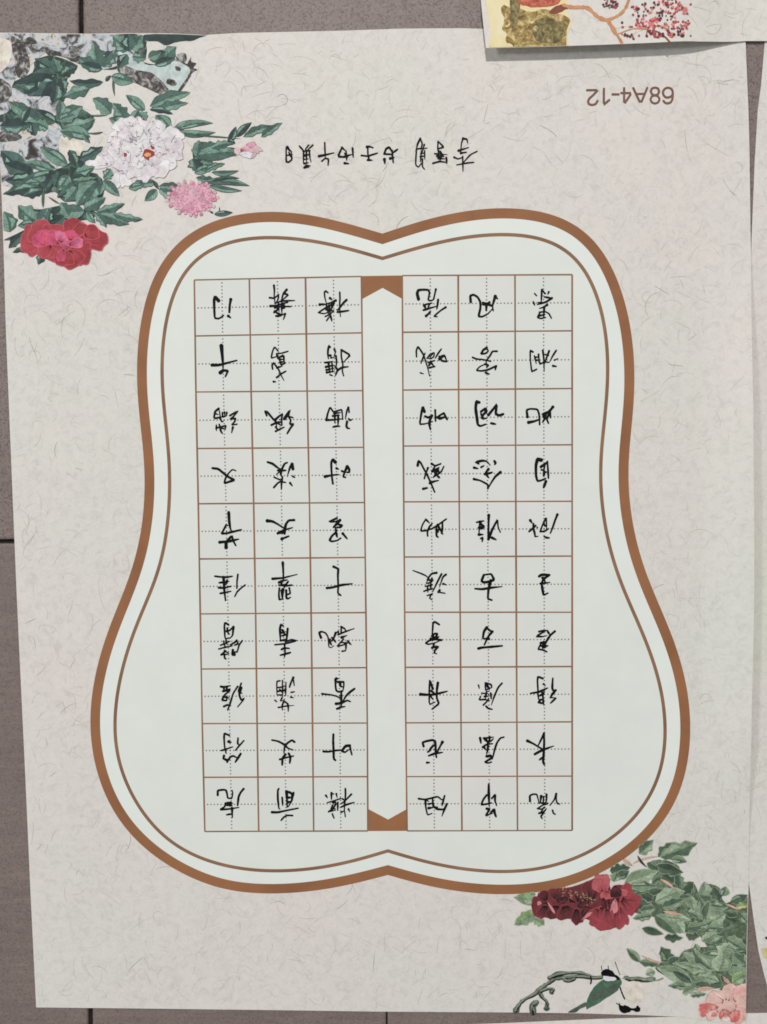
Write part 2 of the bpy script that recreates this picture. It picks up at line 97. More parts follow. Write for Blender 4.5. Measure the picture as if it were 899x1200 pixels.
THICK = '12,9136 -646,9333 -1197,9514 -1885,9685 -2576,9805 -3267,9849 -3964,9804 -4659,9665 -5219,9452 -5705,9181 -6080,8740 -6524,8100 -6684,7536 -6827,6979 -6926,6395 -6981,5834 -6994,5272 -6977,4683 -6938,4118 -6846,3536 -6799,2884 -6788,2216 -6828,1572 -6912,902 -7057,231 -7259,-416 -7550,-1090 -7901,-1840 -8149,-2467 -8341,-3097 -8500,-3728 -8596,-4361 -8624,-4995 -8560,-5759 -8414,-6398 -8189,-7038 -7854,-7679 -7494,-8111 -7063,-8542 -6456,-8980 -5686,-9394 -5057,-9653 -4426,-9770 -3475,-9805 -2529,-9762 -1576,-9620 -628,-9398 -12,-9222 499,-9387 1126,-9563 1753,-9697 2380,-9788 3007,-9828 3634,-9841 4260,-9809 4885,-9715 5435,-9555 5970,-9339 6592,-9000 7214,-8563 7712,-8081 8021,-7676 8377,-7094 8565,-6463 8675,-5832 8721,-5203 8712,-4877 8664,-4249 8564,-3623 8381,-2998 8169,-2366 7896,-1742 7619,-1152 7426,-704 7228,-134 7104,287 6941,1102 6851,1926 6830,2331 6839,2748 6911,3358 6992,3967 7044,4575 7062,5182 7016,5982 6937,6587 6807,7196 6614,7800 6357,8375 6110,8810 5745,9213 5293,9516 4665,9716 4061,9814 3379,9847 2694,9810 2002,9698 1314,9545 625,9344'
THIN = '6,8585 -657,8792 -1204,8961 -1897,9115 -2585,9212 -3276,9255 -3974,9241 -4669,9092 -5159,8872 -5630,8509 -5884,8091 -6108,7529 -6248,6962 -6351,6396 -6400,5827 -6413,5255 -6383,4681 -6330,4111 -6256,3532 -6210,2878 -6209,2211 -6242,1567 -6311,897 -6433,226 -6604,-421 -6916,-1094 -7291,-1844 -7521,-2471 -7737,-3100 -7888,-3731 -7998,-4364 -8046,-5074 -7999,-5762 -7824,-6400 -7535,-7040 -7147,-7681 -6790,-8113 -6277,-8544 -5700,-8840 -5046,-9060 -4416,-9203 -3467,-9272 -2522,-9233 -1569,-9093 -622,-8852 -7,-8648 504,-8816 1130,-9004 1757,-9146 2383,-9242 3009,-9295 3635,-9311 4261,-9261 4886,-9135 5435,-8954 5969,-8700 6591,-8307 7211,-7762 7622,-7218 7868,-6756 8034,-6251 8111,-5830 8138,-5201 8132,-4874 8067,-4246 7941,-3620 7742,-2994 7491,-2361 7233,-1737 6912,-1114 6754,-699 6566,-128 6443,293 6287,1108 6196,1933 6185,2546 6219,3077 6284,3567 6363,4176 6418,4784 6444,5431 6429,5989 6355,6594 6228,7203 6019,7808 5825,8238 5390,8772 4906,9055 4374,9177 3939,9224 3377,9249 2690,9211 1998,9113 1310,8959 619,8767'
GRID_LEFT = [
'-5397,8048 -3814,8061 -2202,8073 -601,8085',
'-5405,6455 -3815,6465 -2201,6475 -600,6485',
'-5413,4852 -3816,4847 -2200,4842 -598,4836',
'-5410,3225 -3806,3220 -2188,3215 -590,3210',
'-5408,1626 -3797,1623 -2176,1620 -582,1617',
'-5410,18 -3794,20 -2174,22 -579,24',
'-5412,-1591 -3792,-1589 -2172,-1587 -576,-1585',
'-5415,-3213 -3797,-3209 -2174,-3205 -574,-3201',
'-5417,-4830 -3803,-4832 -2176,-4834 -571,-4836',
'-5409,-6430 -3805,-6429 -2181,-6428 -580,-6428',
'-5402,-8053 -3808,-8051 -2185,-8050 -588,-8048']
GRID_RIGHT = [
'567,8093 2162,8080 3778,8067 5402,8054',
'561,6487 2158,6481 3778,6475 5401,6468',
'555,4840 2155,4837 3779,4833 5401,4829',
'553,3235 2153,3231 3781,3227 5401,3222',
'551,1626 2152,1617 3782,1608 5400,1598',
'551,27 2156,23 3784,19 5400,15',
'550,-1583 2160,-1595 3787,-1606 5400,-1618',
'552,-3200 2163,-3202 3789,-3203 5399,-3204',
'554,-4837 2166,-4835 3792,-4833 5399,-4830',
'559,-6432 2170,-6433 3797,-6434 5399,-6435',
'563,-8051 2174,-8051 3802,-8050 5398,-8049']
CHEVRON_TOP = '-611,8095 -18,8096 570,8096 569,7429 1,7753 -599,7437'
CHEVRON_BOTTOM = '-588,-8053 -16,-8052 571,-8051 564,-7398 10,-7710 -586,-7385'
OUT_MAIN = '-11042,15092 -9345,15038 -8370,15009 -7153,15003 -5937,14976 -4967,14912 -3997,14953 -2786,14955 -1095,14960 593,14988 2276,14969 4194,14887 6586,14727 8495,14575 10253,14450 10301,13488 10350,12547 10385,11602 10412,10417 10446,8746 10438,6568 10436,5118 10456,3192 10499,773 10514,-933 10505,-2649 10474,-4377 10481,-5633 10518,-7191 10548,-8493 10548,-9768 10527,-11046 10513,-12331 10502,-13931 9651,-13829 8523,-13662 7645,-13624 5636,-13561 3621,-13537 -424,-13514 -2963,-13478 -7554,-13424 -10566,-13395 -10637,-9993 -10698,-6133 -10757,-3082 -10793,-1066 -10837,2429 -10869,5145 -10888,6860 -10885,8807 -10897,10499 -10938,12422 -10986,14094'
OUT_TOP = '2948,14246 4614,14254 6030,14275 7443,14305 8878,14354 10266,14455 13464,14410 17941,14342 23091,14272 22746,22177 21834,39617 2850,39810 2750,24633 2782,16932 2813,15549 2867,14971'
OUT_RIGHT = '10824,14758 10803,14477 10708,13258 10619,12553 10548,11136 10530,10542 10464,8516 10333,1242 10397,-6227 10550,-9526 10709,-10677 10868,-11704 11023,-12347 11282,-13328 18611,-13168 29397,-12855 30008,1065 29603,15708 24972,15565 17967,15233'
OUT_BOTTOM = '-1448,-14104 332,-14023 3626,-13881 6148,-13764 8536,-13689 9664,-13618 10541,-13586 11141,-13575 16148,-13462 20849,-13381 21363,-27060 21950,-45095 8835,-45676 -2373,-46219 -1816,-27293'
TILE_SHAPES = ['-31677,37219 -8023,36456 -8446,20662 -8567,15738 -8810,628 -21398,621 -34259,628', '-7918,36452 33230,35125 35039,534 13469,623 -8705,627 -8445,15736 -8325,20660', '-34266,526 -21403,520 -8808,515 -9032,-13361 -9196,-21932 -9825,-50247 -37898,-50954', '-8708,514 -16,491 -106,-13615 -130,-21874 -280,-50007 -9688,-50244 -9066,-21931 -8904,-13361', '19,491 13471,525 35044,437 37633,-49051 -240,-50006 -94,-21873 -71,-13615']
LEAVES = [
'-10887,12487,-9958,12517,420,D;-7880,14104,-7500,14546,374,M;-7086,14539,-6732,14935,420,M;-7179,14496,-7583,14928,467,M;-7133,14495,-7167,15010,420,D;-7044,14336,-6654,14285,280,M;-7181,14406,-7443,14029,327,D;-7972,14106,-7594,14503,374,D;-7973,14083,-8118,14727,514,M;-7996,14061,-8589,14341,374,M;-7905,14015,-8524,14183,280,D;-7588,13785,-7568,13244,84,S;-7656,13808,-7024,13631,336,L;-7891,13655,-8860,13708,257,D;-7821,13676,-7656,13831,112,D;-9177,13947,-9837,14341,397,D;-9154,13947,-9305,14354,327,M;-9087,13855,-8610,14094,280,D;-9225,13903,-9918,13915,420,D;-9274,13769,-10436,13631,514,D;-9253,13723,-10074,13309,420,D;-9229,13723,-9340,13071,467,D;-9462,13682,-9704,13280,374,D;-9088,13811,-8985,13358,280,D;-8288,13459,-9057,13247,327,L;-7681,12773,-8202,13210,420,M;-7225,12517,-7628,13074,397,M;-7179,12517,-7754,12639,327,L;-6714,12847,-7253,13284,289,M;-7085,12560,-6893,12873,280,M;-6895,12783,-6694,12509,327,M;-9261,12551,-9830,12922,374,D;-9723,12604,-10635,13161,420,M;-9771,12559,-10407,13022,327,M;-9498,12374,-9910,12561,327,M;-9958,12517,-9874,12176,327,D;-10235,12567,-9990,13015,233,D;-9260,12596,-8832,13018,374,M;-9145,12549,-8485,12989,420,M;-9190,12595,-8700,12722,280,L;-9128,12322,-8577,12133,350,M;-9034,12366,-8138,12623,374,M;-8299,12128,-9175,12301,374,M;-9106,13135,-9163,12730,280,M;-8527,12245,-8303,11947,140,L;-7925,12258,-8388,12243,65,S;-7775,12729,-8514,12755,56,S',
'-8968,11344,-9766,11879,374,M;-10231,11069,-10885,11783,560,D;-9949,11155,-10825,11441,467,D;-9814,11017,-10793,10941,420,D;-9319,11259,-9965,11428,257,M;-9368,11169,-10267,11433,280,L;-9346,11123,-10376,10889,327,M;-9771,10880,-10518,10800,280,M;-9775,10743,-10861,10555,304,D;-9707,10651,-10270,10500,280,D;-9274,11190,-9589,10718,374,D;-9206,11144,-9356,10737,374,D;-8929,11049,-9266,10644,420,L;-8868,11638,-8555,11179,327,D;-8910,11774,-8691,11272,280,D;-8639,11498,-7935,11849,327,D;-8741,11137,-8181,11287,280,L;-8840,10911,-8118,10991,224,M;-8750,10796,-9294,10440,374,D;-8705,10727,-9088,10323,374,M;-8144,10878,-8743,10181,514,L;-8053,10808,-8442,10131,374,M;-7959,10852,-8061,10490,233,M;-7958,10897,-7496,10445,289,M;-7719,11211,-7934,10920,280,M;-8536,10087,-7900,10419,350,M;-8514,10041,-9330,9962,420,M;-8444,10040,-8211,9695,210,M;-8213,9991,-7888,9567,233,L;-8166,10013,-7347,10242,257,M;-8074,9943,-7235,9649,327,L;-7703,9938,-6833,9779,215,M;-8959,9911,-9205,10302,327,M;-9099,9913,-9408,9666,327,D;-9849,9741,-10441,10229,514,M;-9850,9718,-9582,10148,350,M;-9874,9696,-10458,9659,280,M;-9570,9714,-9490,10101,280,D;-10687,9479,-10842,10075,514,M;-9707,10150,-9657,10787,93,S;-9229,10257,-9550,10467,56,S;-10134,9563,-10890,9253,131,D;-10372,9383,-10733,9022,257,D;-9983,9103,-10629,8906,196,D;-9779,8917,-9892,8543,257,D;-7221,10659,-6760,10788,210,M',
'-6225,14120,-5778,14605,420,M;-6545,14238,-6080,14476,327,D;-6410,14101,-5808,14270,257,D;-6589,14306,-6218,14434,280,M;-6573,12957,-5404,13320,374,M;-6438,12820,-5474,13029,280,M;-6575,12867,-5909,12721,168,D;-6034,12272,-6417,12707,467,L;-6302,12683,-5965,12271,280,M;-6034,12272,-5622,12094,149,M;-5894,12315,-5327,12554,224,M;-5802,12314,-4762,12454,205,M;-5804,12223,-4697,12196,215,L;-5391,12126,-3964,12000,56,S;-4334,11906,-4119,12354,205,D;-4124,12061,-3670,12459,215,D;-3917,12057,-3038,12350,233,M;-3410,12049,-2797,12436,215,M;-4379,11975,-4150,11881,187,D',
'-5275,11517,-5192,11994,346,M;-5323,11517,-4765,11317,297,M;-5225,11564,-4051,11641,420,M;-5173,11707,-4633,11865,297,M;-5373,11470,-5282,11109,396,D;-4830,11749,-4242,11883,247,M;-5332,11062,-4741,11269,247,M;-5038,11106,-4447,11312,178,M;-4843,11079,-4060,11114,158,M;-5286,10941,-4651,10860,218,M;-5043,10818,-3750,10678,218,M;-4947,10720,-3972,10547,168,M;-4847,10829,-4039,10898,119,D;-6464,10815,-7052,10863,272,M;-6420,10622,-6780,10301,277,L;-6370,10646,-5692,10251,307,L;-6369,10708,-5562,10619,208,M;-6512,10864,-6371,10622,119,D;-7224,9815,-6856,9776,99,M;-4791,9900,-4252,9940,168,D;-4815,9925,-4922,9984,59,D;-4643,9970,-4631,10105,30,D',
'7349,-8759,7768,-8329,325,O;7910,-8856,8338,-8403,325,O;7980,-8856,9052,-8428,464,O;8284,-8905,8752,-9002,232,O;7818,-9119,8651,-9313,348,D;7584,-9023,7935,-9264,232,D;6930,-9622,7912,-9264,441,L;7071,-9718,7890,-9719,278,O;8428,-9624,7982,-9336,278,D;8474,-9384,8532,-9817,278,D;8570,-9913,8952,-9601,371,D;7213,-10247,7823,-10393,278,D;7587,-9911,8055,-9816,232,D;7822,-10200,8710,-9865,418,L;8010,-10345,8688,-10105,325,O;7775,-10152,7376,-9959,255,D;7823,-10369,7331,-10450,260,O;7753,-10585,7167,-10681,232,O;8081,-10537,8694,-11141,511,L;7824,-10585,8459,-11174,418,O;8105,-10634,8879,-10741,255,L;8712,-10298,8945,-10057,278,O;8947,-10394,8875,-10009,297,L;9230,-10731,9133,-10154,418,O;9300,-10683,9390,-10154,371,O;8760,-10490,9089,-10635,278,O;9301,-10900,9884,-10539,441,L;9349,-10972,9850,-10997,371,O;9413,-10154,9246,-9578,390,L;9506,-10058,9085,-9962,325,O;9694,-10155,9504,-9722,325,D;9786,-10011,9877,-9723,278,O;9438,-10298,9976,-10347,278,O;9883,-10491,10258,-10588,232,D;10021,-10203,10542,-9988,278,D;10162,-10347,10559,-10300,186,Y;10304,-10540,10564,-10829,278,O;9881,-10251,10294,-10453,93,P;8058,-10465,8644,-10562,130,P;7960,-9503,8420,-9840,111,P;7162,-9046,7933,-8832,74,P;6881,-8902,7163,-9118,139,P;7302,-8797,7593,-9167,65,S2;7440,-10980,8084,-11164,232,D;8099,-11251,8647,-11271,232,D;8763,-10972,9231,-10924,325,O;8717,-11165,9139,-11213,278,D;9187,-11358,9654,-11093,325,L;9516,-11431,9818,-11214,278,O;9889,-11262,10548,-11648,371,L;9985,-11600,10547,-11552,278,O;9091,-10924,9511,-10732,232,O',
'7383,-11996,6991,-11584,232,O;7359,-11996,7971,-12093,232,O;8017,-12020,7405,-11792,74,P;8299,-12020,7992,-11536,353,D;8205,-12044,8533,-11851,278,D;7830,-12287,7549,-12384,232,L;9889,-11272,10524,-11658,371,O;10362,-11899,10526,-11827,186,Y;10127,-11754,10481,-12093,371,O;9615,-12238,8626,-11706,418,L;9521,-12238,8907,-11585,325,O;9522,-12335,8393,-12020,278,L;9800,-11851,9213,-11754,325,O;9706,-11827,10007,-11416,418,L;9686,-12286,9822,-11730,557,L;9095,-11682,9000,-11440,186,O;8937,-12698,7853,-12141,418,L;8820,-12771,8209,-12723,232,O;8913,-12626,8300,-12238,232,D;9524,-12601,8912,-12383,325,O;9478,-12722,8960,-12626,278,D;9711,-12577,9053,-12408,232,L;9968,-12335,10529,-12190,325,G;10087,-12625,10530,-12335,325,G;9994,-12674,9710,-12335,139,D;9009,-12844,9595,-12785,149,P;9804,-12407,10158,-12746,130,P;9713,-12819,10205,-12761,111,D;8633,-12941,9055,-12771,232,L;8869,-13014,9338,-12965,167,O',
'4401,-10183,3690,-10051,350,G;4282,-10256,4140,-10037,187,G;4353,-10499,3688,-10877,374,G;4281,-10693,4589,-10888,280,G;4330,-9965,4093,-9940,140,G;6503,-9267,7092,-9147,374,D;6692,-9436,7069,-9268,280,D;6598,-9581,6692,-9292,280,O']
PETALS = [
('red_peony', '-9584,9189,-10376,9246,887,R1;-9491,9188,-10038,9653,794,R1;-9444,9187,-9384,9689,700,R1;-8978,9180,-8637,9769,794,R2;-8976,9272,-8364,9537,560,R2;-8744,9223,-7859,9233,607,R2;-8556,9311,-8131,9534,467,R2;-8984,8952,-8360,8760,700,R2;-9031,8952,-8763,8481,700,R2;-9124,8954,-9136,8495,607,R2;-9587,9097,-9597,8708,654,R1;-9447,9095,-9894,8964,607,R1;-9587,9097,-9976,9377,514,M1;-9211,9184,-9859,9376,420,M1;-9214,9092,-9577,9463,420,M1;-9259,9138,-9111,9456,467,M2;-8980,9135,-8694,9359,374,M1;-9027,9089,-8559,9174,327,M2;-9123,8999,-9273,8635,280,M1;-9076,8999,-9118,9182,280,M2;-8932,9180,-8923,9499,327,M1'),
('white_peony', '-7715,11347,-8501,11473,420,W1;-7662,11619,-7937,11759,280,W2;-7486,11253,-7592,10665,327,W1;-7395,11161,-7267,10705,374,W1;-7576,11345,-7894,11622,280,W2'),
('white_peony', '-7555,12047,-7737,12186,420,W1;-7318,12269,-7496,12588,514,W1;-7131,12357,-7124,12673,467,W1;-6901,12308,-6711,12576,514,W2;-6673,12169,-6205,12477,560,W1;-6447,11939,-5657,12152,607,W1;-6450,11803,-5620,11700,700,W2;-6455,11577,-5812,11386,607,W1;-6597,11444,-6096,11073,607,W1;-6830,11357,-6609,10900,654,W2;-7061,11406,-7117,10953,560,W1;-7289,11545,-7529,11186,514,W2;-7422,11819,-7751,11598,467,W1;-7372,11954,-7697,11914,374,W2;-7139,12041,-7410,12316,420,W2;-6907,12037,-6991,12445,420,W1;-6633,11897,-6349,12209,467,W2;-6545,11714,-6127,11798,420,W1;-6685,11626,-6320,11394,420,W2;-6963,11631,-6926,11222,420,W1;-7192,11725,-7384,11456,374,W2;-6820,11809,-6586,11941,327,W1;-6729,11740,-6454,11622,280,W2;-6917,11630,-6736,11446,280,W1;-7095,11949,-7229,12132,233,W2'),
('pink_bud', '-4075,11665,-3504,11656,386,W3;-4052,11593,-3638,11529,198,W1;-3804,11780,-3406,11655,198,W3;-3852,11829,-3559,11848,148,P2'),
('pink_peony', '-5876,10806,-5677,10971,198,P1;-5781,10661,-5974,10808,198,P2'),
('dark_peony', '4803,-10257,4211,-10402,700,K1;4661,-10159,4496,-9868,374,K2;4945,-10160,4993,-9772,560,K1;4614,-10256,4566,-10669,514,K1;4898,-10257,4945,-10694,607,K2;5182,-10257,5276,-10718,654,K1;5418,-10257,5465,-9773,700,K1;5655,-10258,5607,-9676,654,K1;5938,-10258,5985,-9532,607,K1;5513,-10355,5560,-10864,374,K2;5844,-10306,5891,-10646,514,K0;6316,-10259,6223,-11035,700,K3;6175,-10355,5939,-10743,420,K3;6411,-10307,6459,-11035,420,K3;6411,-10162,6788,-10211,700,K0;6316,-9968,6221,-9349,514,K4;6316,-9919,6032,-9532,374,K4;6410,-9823,6411,-10113,420,K4;6694,-10356,6790,-10987,420,K3;6789,-10259,6979,-10890,280,K3;6788,-10065,7332,-10357,700,K3;6788,-9920,7165,-9824,514,K3;6740,-9872,7024,-9921,233,K4;6694,-10162,6647,-10404,280,K3;6646,-10065,6647,-10550,187,K5;6506,-10501,6647,-10114,103,K5;5655,-10743,5986,-10476,103,K5;4661,-10159,4897,-10548,84,K5;4377,-10305,4472,-10159,140,K5;6646,-9678,6694,-10065,374,K0;5844,-10355,5655,-10112,467,K0;6222,-10258,6411,-10210,374,K0;5134,-10257,5087,-10015,420,K0'),
('blush_peony', '9904,-13207,10182,-12698,603,B1;9904,-13207,9713,-12868,557,B1;9904,-13207,9339,-13062,511,B1;10092,-13207,10535,-12867,650,B2;10140,-13353,10515,-13304,557,B1;10093,-13402,10472,-13742,557,B2;9717,-13353,9106,-13402,325,B3;9529,-13402,9154,-13597,232,B3;9718,-13451,9343,-13694,278,B1;9811,-13402,9908,-13693,371,B3;10000,-13499,10284,-13742,371,B3;9907,-13596,9908,-13791,278,B4;9530,-13499,9578,-13645,186,B3;10141,-13547,10329,-13547,232,B3')]
BASES = {
'red_peony': ['R1', '-10378,9200 -10324,9428 -10086,9608 -9757,9694 -9386,9643 -8965,9706 -8545,9731 -8436,9447 -8177,9534 -7995,9395 -7869,9210 -8003,9038 -8330,9011 -8375,8714 -8668,8558 -8950,8484 -9136,8505 -9598,8676 -9873,8895 -10006,9126 -10240,9107', 0],
'white_peony': ['W1', '-7693,12095 -7545,12454 -7264,12630 -6802,12622 -6297,12478 -5884,12382 -5566,12106 -5528,11698 -5674,11339 -6005,10981 -6470,10875 -7025,10929 -7437,11139 -7753,11507 -7791,11870', 0],
'dark_peony': ['K1', '4234,-10377 4401,-10159 4401,-9917 4803,-9820 5418,-9724 6032,-9484 6221,-9378 6433,-9412 6528,-9823 6693,-9678 6976,-9751 7298,-10260 7299,-10478 6978,-10599 6955,-10866 6648,-10963 6459,-11026 6128,-10977 5915,-10743 5655,-10695 5607,-10840 5442,-10694 5087,-10684 4613,-10645 4305,-10499', 0],
'blush_peony': ['B1', '9106,-13402 9339,-13111 9714,-12916 10182,-12722 10604,-12698 10612,-13644 10379,-13815 9955,-13781 9719,-13645 9436,-13509 9154,-13621', 0]}
BLOTS = [
('m', 'rock', 'under', '-10575,13611 -9917,13960 -9814,14318 -9258,14398 -8618,14117 -8905,13762 -9014,13134 -9340,13049 -9937,13239 -10305,13336'),
('m', 'rock', 'under', '-10728,13162 -10451,13113 -9760,12966 -8832,12995 -8464,12899 -8148,12578 -8577,12133 -9039,12185 -9307,12552 -9874,12199 -10188,12566 -10797,12395 -11073,12490 -11062,12852'),
('m', 'rock', 'under', '-8520,14340 -8120,14647 -7584,14906 -7121,15032 -6709,14935 -6654,14307 -7232,14183 -7513,14008 -7974,14016 -8387,14113'),
('m', 'rock', 'under', '-10864,11715 -10446,11663 -10086,11248 -9343,11237 -8920,11412 -8775,11636 -8404,11630 -8507,11224 -8139,11082 -7959,10852 -7968,10488 -8349,10130 -8716,10318 -9088,10323 -9360,10600 -9734,10515 -10247,10523 -10471,10799 -10792,10986'),
('m', 'rock', 'under', '-10305,10113 -9792,10106 -8997,10231 -8536,10087 -8166,9990 -8357,9811 -8823,9772 -9009,9775 -9572,9646 -10131,9654'),
('m', 'rock', 'under', '-5316,11900 -5022,11943 -4634,11794 -4098,11737 -4150,11523 -4836,11462 -5280,11229 -5372,11518'),
('m', 'rock', 'rock', '-10997,15012 -10811,15054 -10071,15040 -8964,15020 -7582,14995 -6667,14934 -6674,14621 -7045,14314 -7604,14054 -8251,14021 -8889,14346 -9439,14536 -10006,14096 -10385,13788 -10582,13386 -10549,12934 -11059,12942'),
('m', 'rock', 'rock', '-10884,12577 -10240,12386 -9307,12552 -9041,12095 -9145,11675 -9344,11193 -10002,10930 -10937,10808 -11051,11674'),
('m', 'rock', 'rock', '-10577,13566 -9936,13284 -9473,13277 -9015,13088 -9117,12729 -10178,12927 -10590,13115'),
('m', 'rock', 'rockdark', '-10535,15004 -10215,14864 -9935,14948 -9756,14766 -10082,14682 -9957,14185 -10153,13784 -10381,13923 -10414,14373 -10544,14690'),
('m', 'rock', 'rockdark', '-9529,14627 -9299,14578 -8887,14436 -8519,14385 -8662,14208 -9073,14394 -9442,14423'),
('m', 'rock', 'beige', '-11024,14878 -10539,14847 -10481,14464 -10654,14108 -10843,13976 -11076,13935'),
('m', 'rock', 'rockdark', '-11034,13799 -10756,13772 -10530,13565 -10538,13295 -10728,13140 -11076,13146'),
('m', 'rock', 'beige', '-9133,12142 -8807,12182 -8580,11997 -8496,11665 -8966,11414 -9192,11644'),
('m', 'rock', 'rockdark', '-10893,12306 -10613,12347 -10246,12160 -10435,12049 -10901,12034 -11036,12172'),
('m', 'rock', 'rockdark', '-8835,14659 -8559,14610 -8471,14474 -8608,14498 -8659,14342 -8796,14390'),
('m', 'rock', 'rockdark', '-7364,14687 -6955,14411 -6684,14173 -6409,14132 -6131,14204 -5809,14229 -5580,14176 -5480,14125 -5370,14307 -5359,14172 -5213,14125 -5317,14006 -5194,13945 -5333,13871 -5438,13703 -5608,13459 -5820,13215 -6014,13209 -6197,13257 -6426,13351 -6654,13467 -6882,13570 -7473,13962'),
('m', 'rock', 'rockblue', '-7365,14633 -6957,14357 -6685,14128 -6410,14101 -6132,14172 -5809,14194 -5490,14062 -5401,13904 -5487,13748 -5662,13504 -5851,13283 -5943,13284 -6091,13512 -6302,13740 -6529,13901 -6873,13974 -7284,14139 -7440,14366'),
('m', 'rock', 'rockdark', '-6690,13904 -6462,13833 -6349,13718 -6192,13513 -6010,13398 -5945,13217 -6198,13221 -6425,13383 -6653,13499'),
('m', 'rock', 'rockdark', '-6004,13712 -5821,13642 -5800,13529 -5939,13509 -6098,13624'),
('m', 'rock', 'rockdark', '-5812,14068 -5652,13998 -5700,13909 -5814,13956'),
('m', 'rock', 'rockdark', '-5598,14423 -5507,14376 -5534,14175 -5786,14225 -5760,14381'),
('m', 'sheet_edge_leaf', 'D', '-6667,14943 -5748,14953 -4899,14947 -5292,14775 -5568,14758 -5845,14718 -6076,14633 -6304,14749 -6671,14778'),
('m', 'flower_heart', 'R2', '-6777,11673 -6682,11762 -6499,11691 -6455,11577 -6595,11512 -6643,11444 -6780,11528'),
('m', 'flower_heart', 'Y2', '-6755,11605 -6685,11662 -6570,11624 -6594,11557 -6710,11545'),
('m', 'flower_heart', 'R2', '-7333,11659 -7241,11635 -7266,11545 -7344,11569'),
('m', 'flower_heart', 'R2', '-6565,11850 -6450,11803 -6475,11736 -6544,11760'),
('m', 'bird', 'birdgreen', '6281,-12550 6509,-12491 6746,-12432 6851,-12598 6770,-12809 6652,-12941 6415,-13078 6225,-13225 6035,-13323 5822,-13431 5826,-13225 5893,-13005 6035,-12784'),
('m', 'bird', 'birddark', '6035,-12931 6320,-12833 6652,-12662 6770,-12735 6652,-12882 6368,-13029 6178,-13127 5988,-13176'),
('m', 'bird', 'ink', '6248,-12335 6310,-12247 6414,-12208 6547,-12247 6651,-12369 6803,-12467 6770,-12550 6604,-12467 6462,-12432 6319,-12423 6253,-12393'),
('m', 'bird', 'W1', '6319,-12442 6462,-12442 6651,-12467 6699,-12530 6509,-12579 6343,-12540'),
('m', 'bird', 'birddark', '5774,-13225 5822,-13323 5608,-13446 5465,-13549 5251,-13549 5418,-13421'),
('m', 'bird', 'beige', '7007,-12637 7220,-12579 7410,-12662 7505,-12833 7487,-13077 7364,-13214 7175,-13224 6994,-13126 6960,-12882'),
('m', 'bird', 'ink', '6771,-13249 6843,-13322 7009,-13312 7128,-13396 7246,-13395 7317,-13322 7403,-13395 7389,-13493 7270,-13508 7152,-13459 7081,-13518 6914,-13543 6805,-13469'),
('t', 'mossy_rock', 'ywash', '2966,15916 3817,15808 5090,15784 5184,15228 5302,14902 5208,14580 5137,14117 4143,14089 3195,14105 3030,14201 3079,14618 3010,15083'),
('t', 'mossy_rock', 'moss', '3366,15262 3461,15399 3626,15326 3815,15346 4051,15226 4240,15199 4476,15264 4713,15237 4901,15141 5090,15091 5269,14972 5184,14673 5080,14118 4332,14132 3812,14141 3670,14320 3490,14402 3529,14610 3387,14752 3459,14982'),
('t', 'mossy_rock', 'mossdark', '3627,15719 3887,15668 3886,15252 3790,14930 3671,14747 3625,15118'),
('t', 'mossy_rock', 'mossdark', '4287,14921 4618,15053 4901,14956 5090,14860 5042,14397 4475,14361 4239,14597'),
('t', 'mossy_rock', 'rust', '3864,15807 4996,15786 4972,15440 4807,15351 4288,15314 4052,15365 3863,15437'),
('t', 'mossy_rock', 'rustdark', '4689,15191 4901,15349 5090,15391 5279,15328 5137,15229 4854,15119'),
('r', 'olive_patch', 'Y', '10942,-11627 11054,-11610 11365,-11597 11698,-11747 11369,-11961 11056,-11897 10994,-11832'),
('r', 'olive_patch', 'D', '11050,-11276 11195,-11255 11362,-11319 11113,-11344'),
('m', 'understory', 'underO', '7724,-8952 8425,-9049 8567,-9337 8523,-9817 8942,-9625 9084,-9913 9317,-9674 9691,-9770 9881,-10251 10534,-10060 10574,-12035 9895,-12035 9518,-11793 9139,-11213 8764,-11117 8436,-11116 7777,-10634 7261,-10537 6884,-10151 6930,-9670 7445,-9623 7726,-9671'),
('m', 'understory', 'underO', '7969,-11657 8440,-11948 8626,-11706 8954,-11561 9516,-11513 9983,-11320 10545,-11368 10533,-12674 10088,-12722 9525,-12819 8961,-12771 8302,-12529 7830,-12190 8017,-11996')]
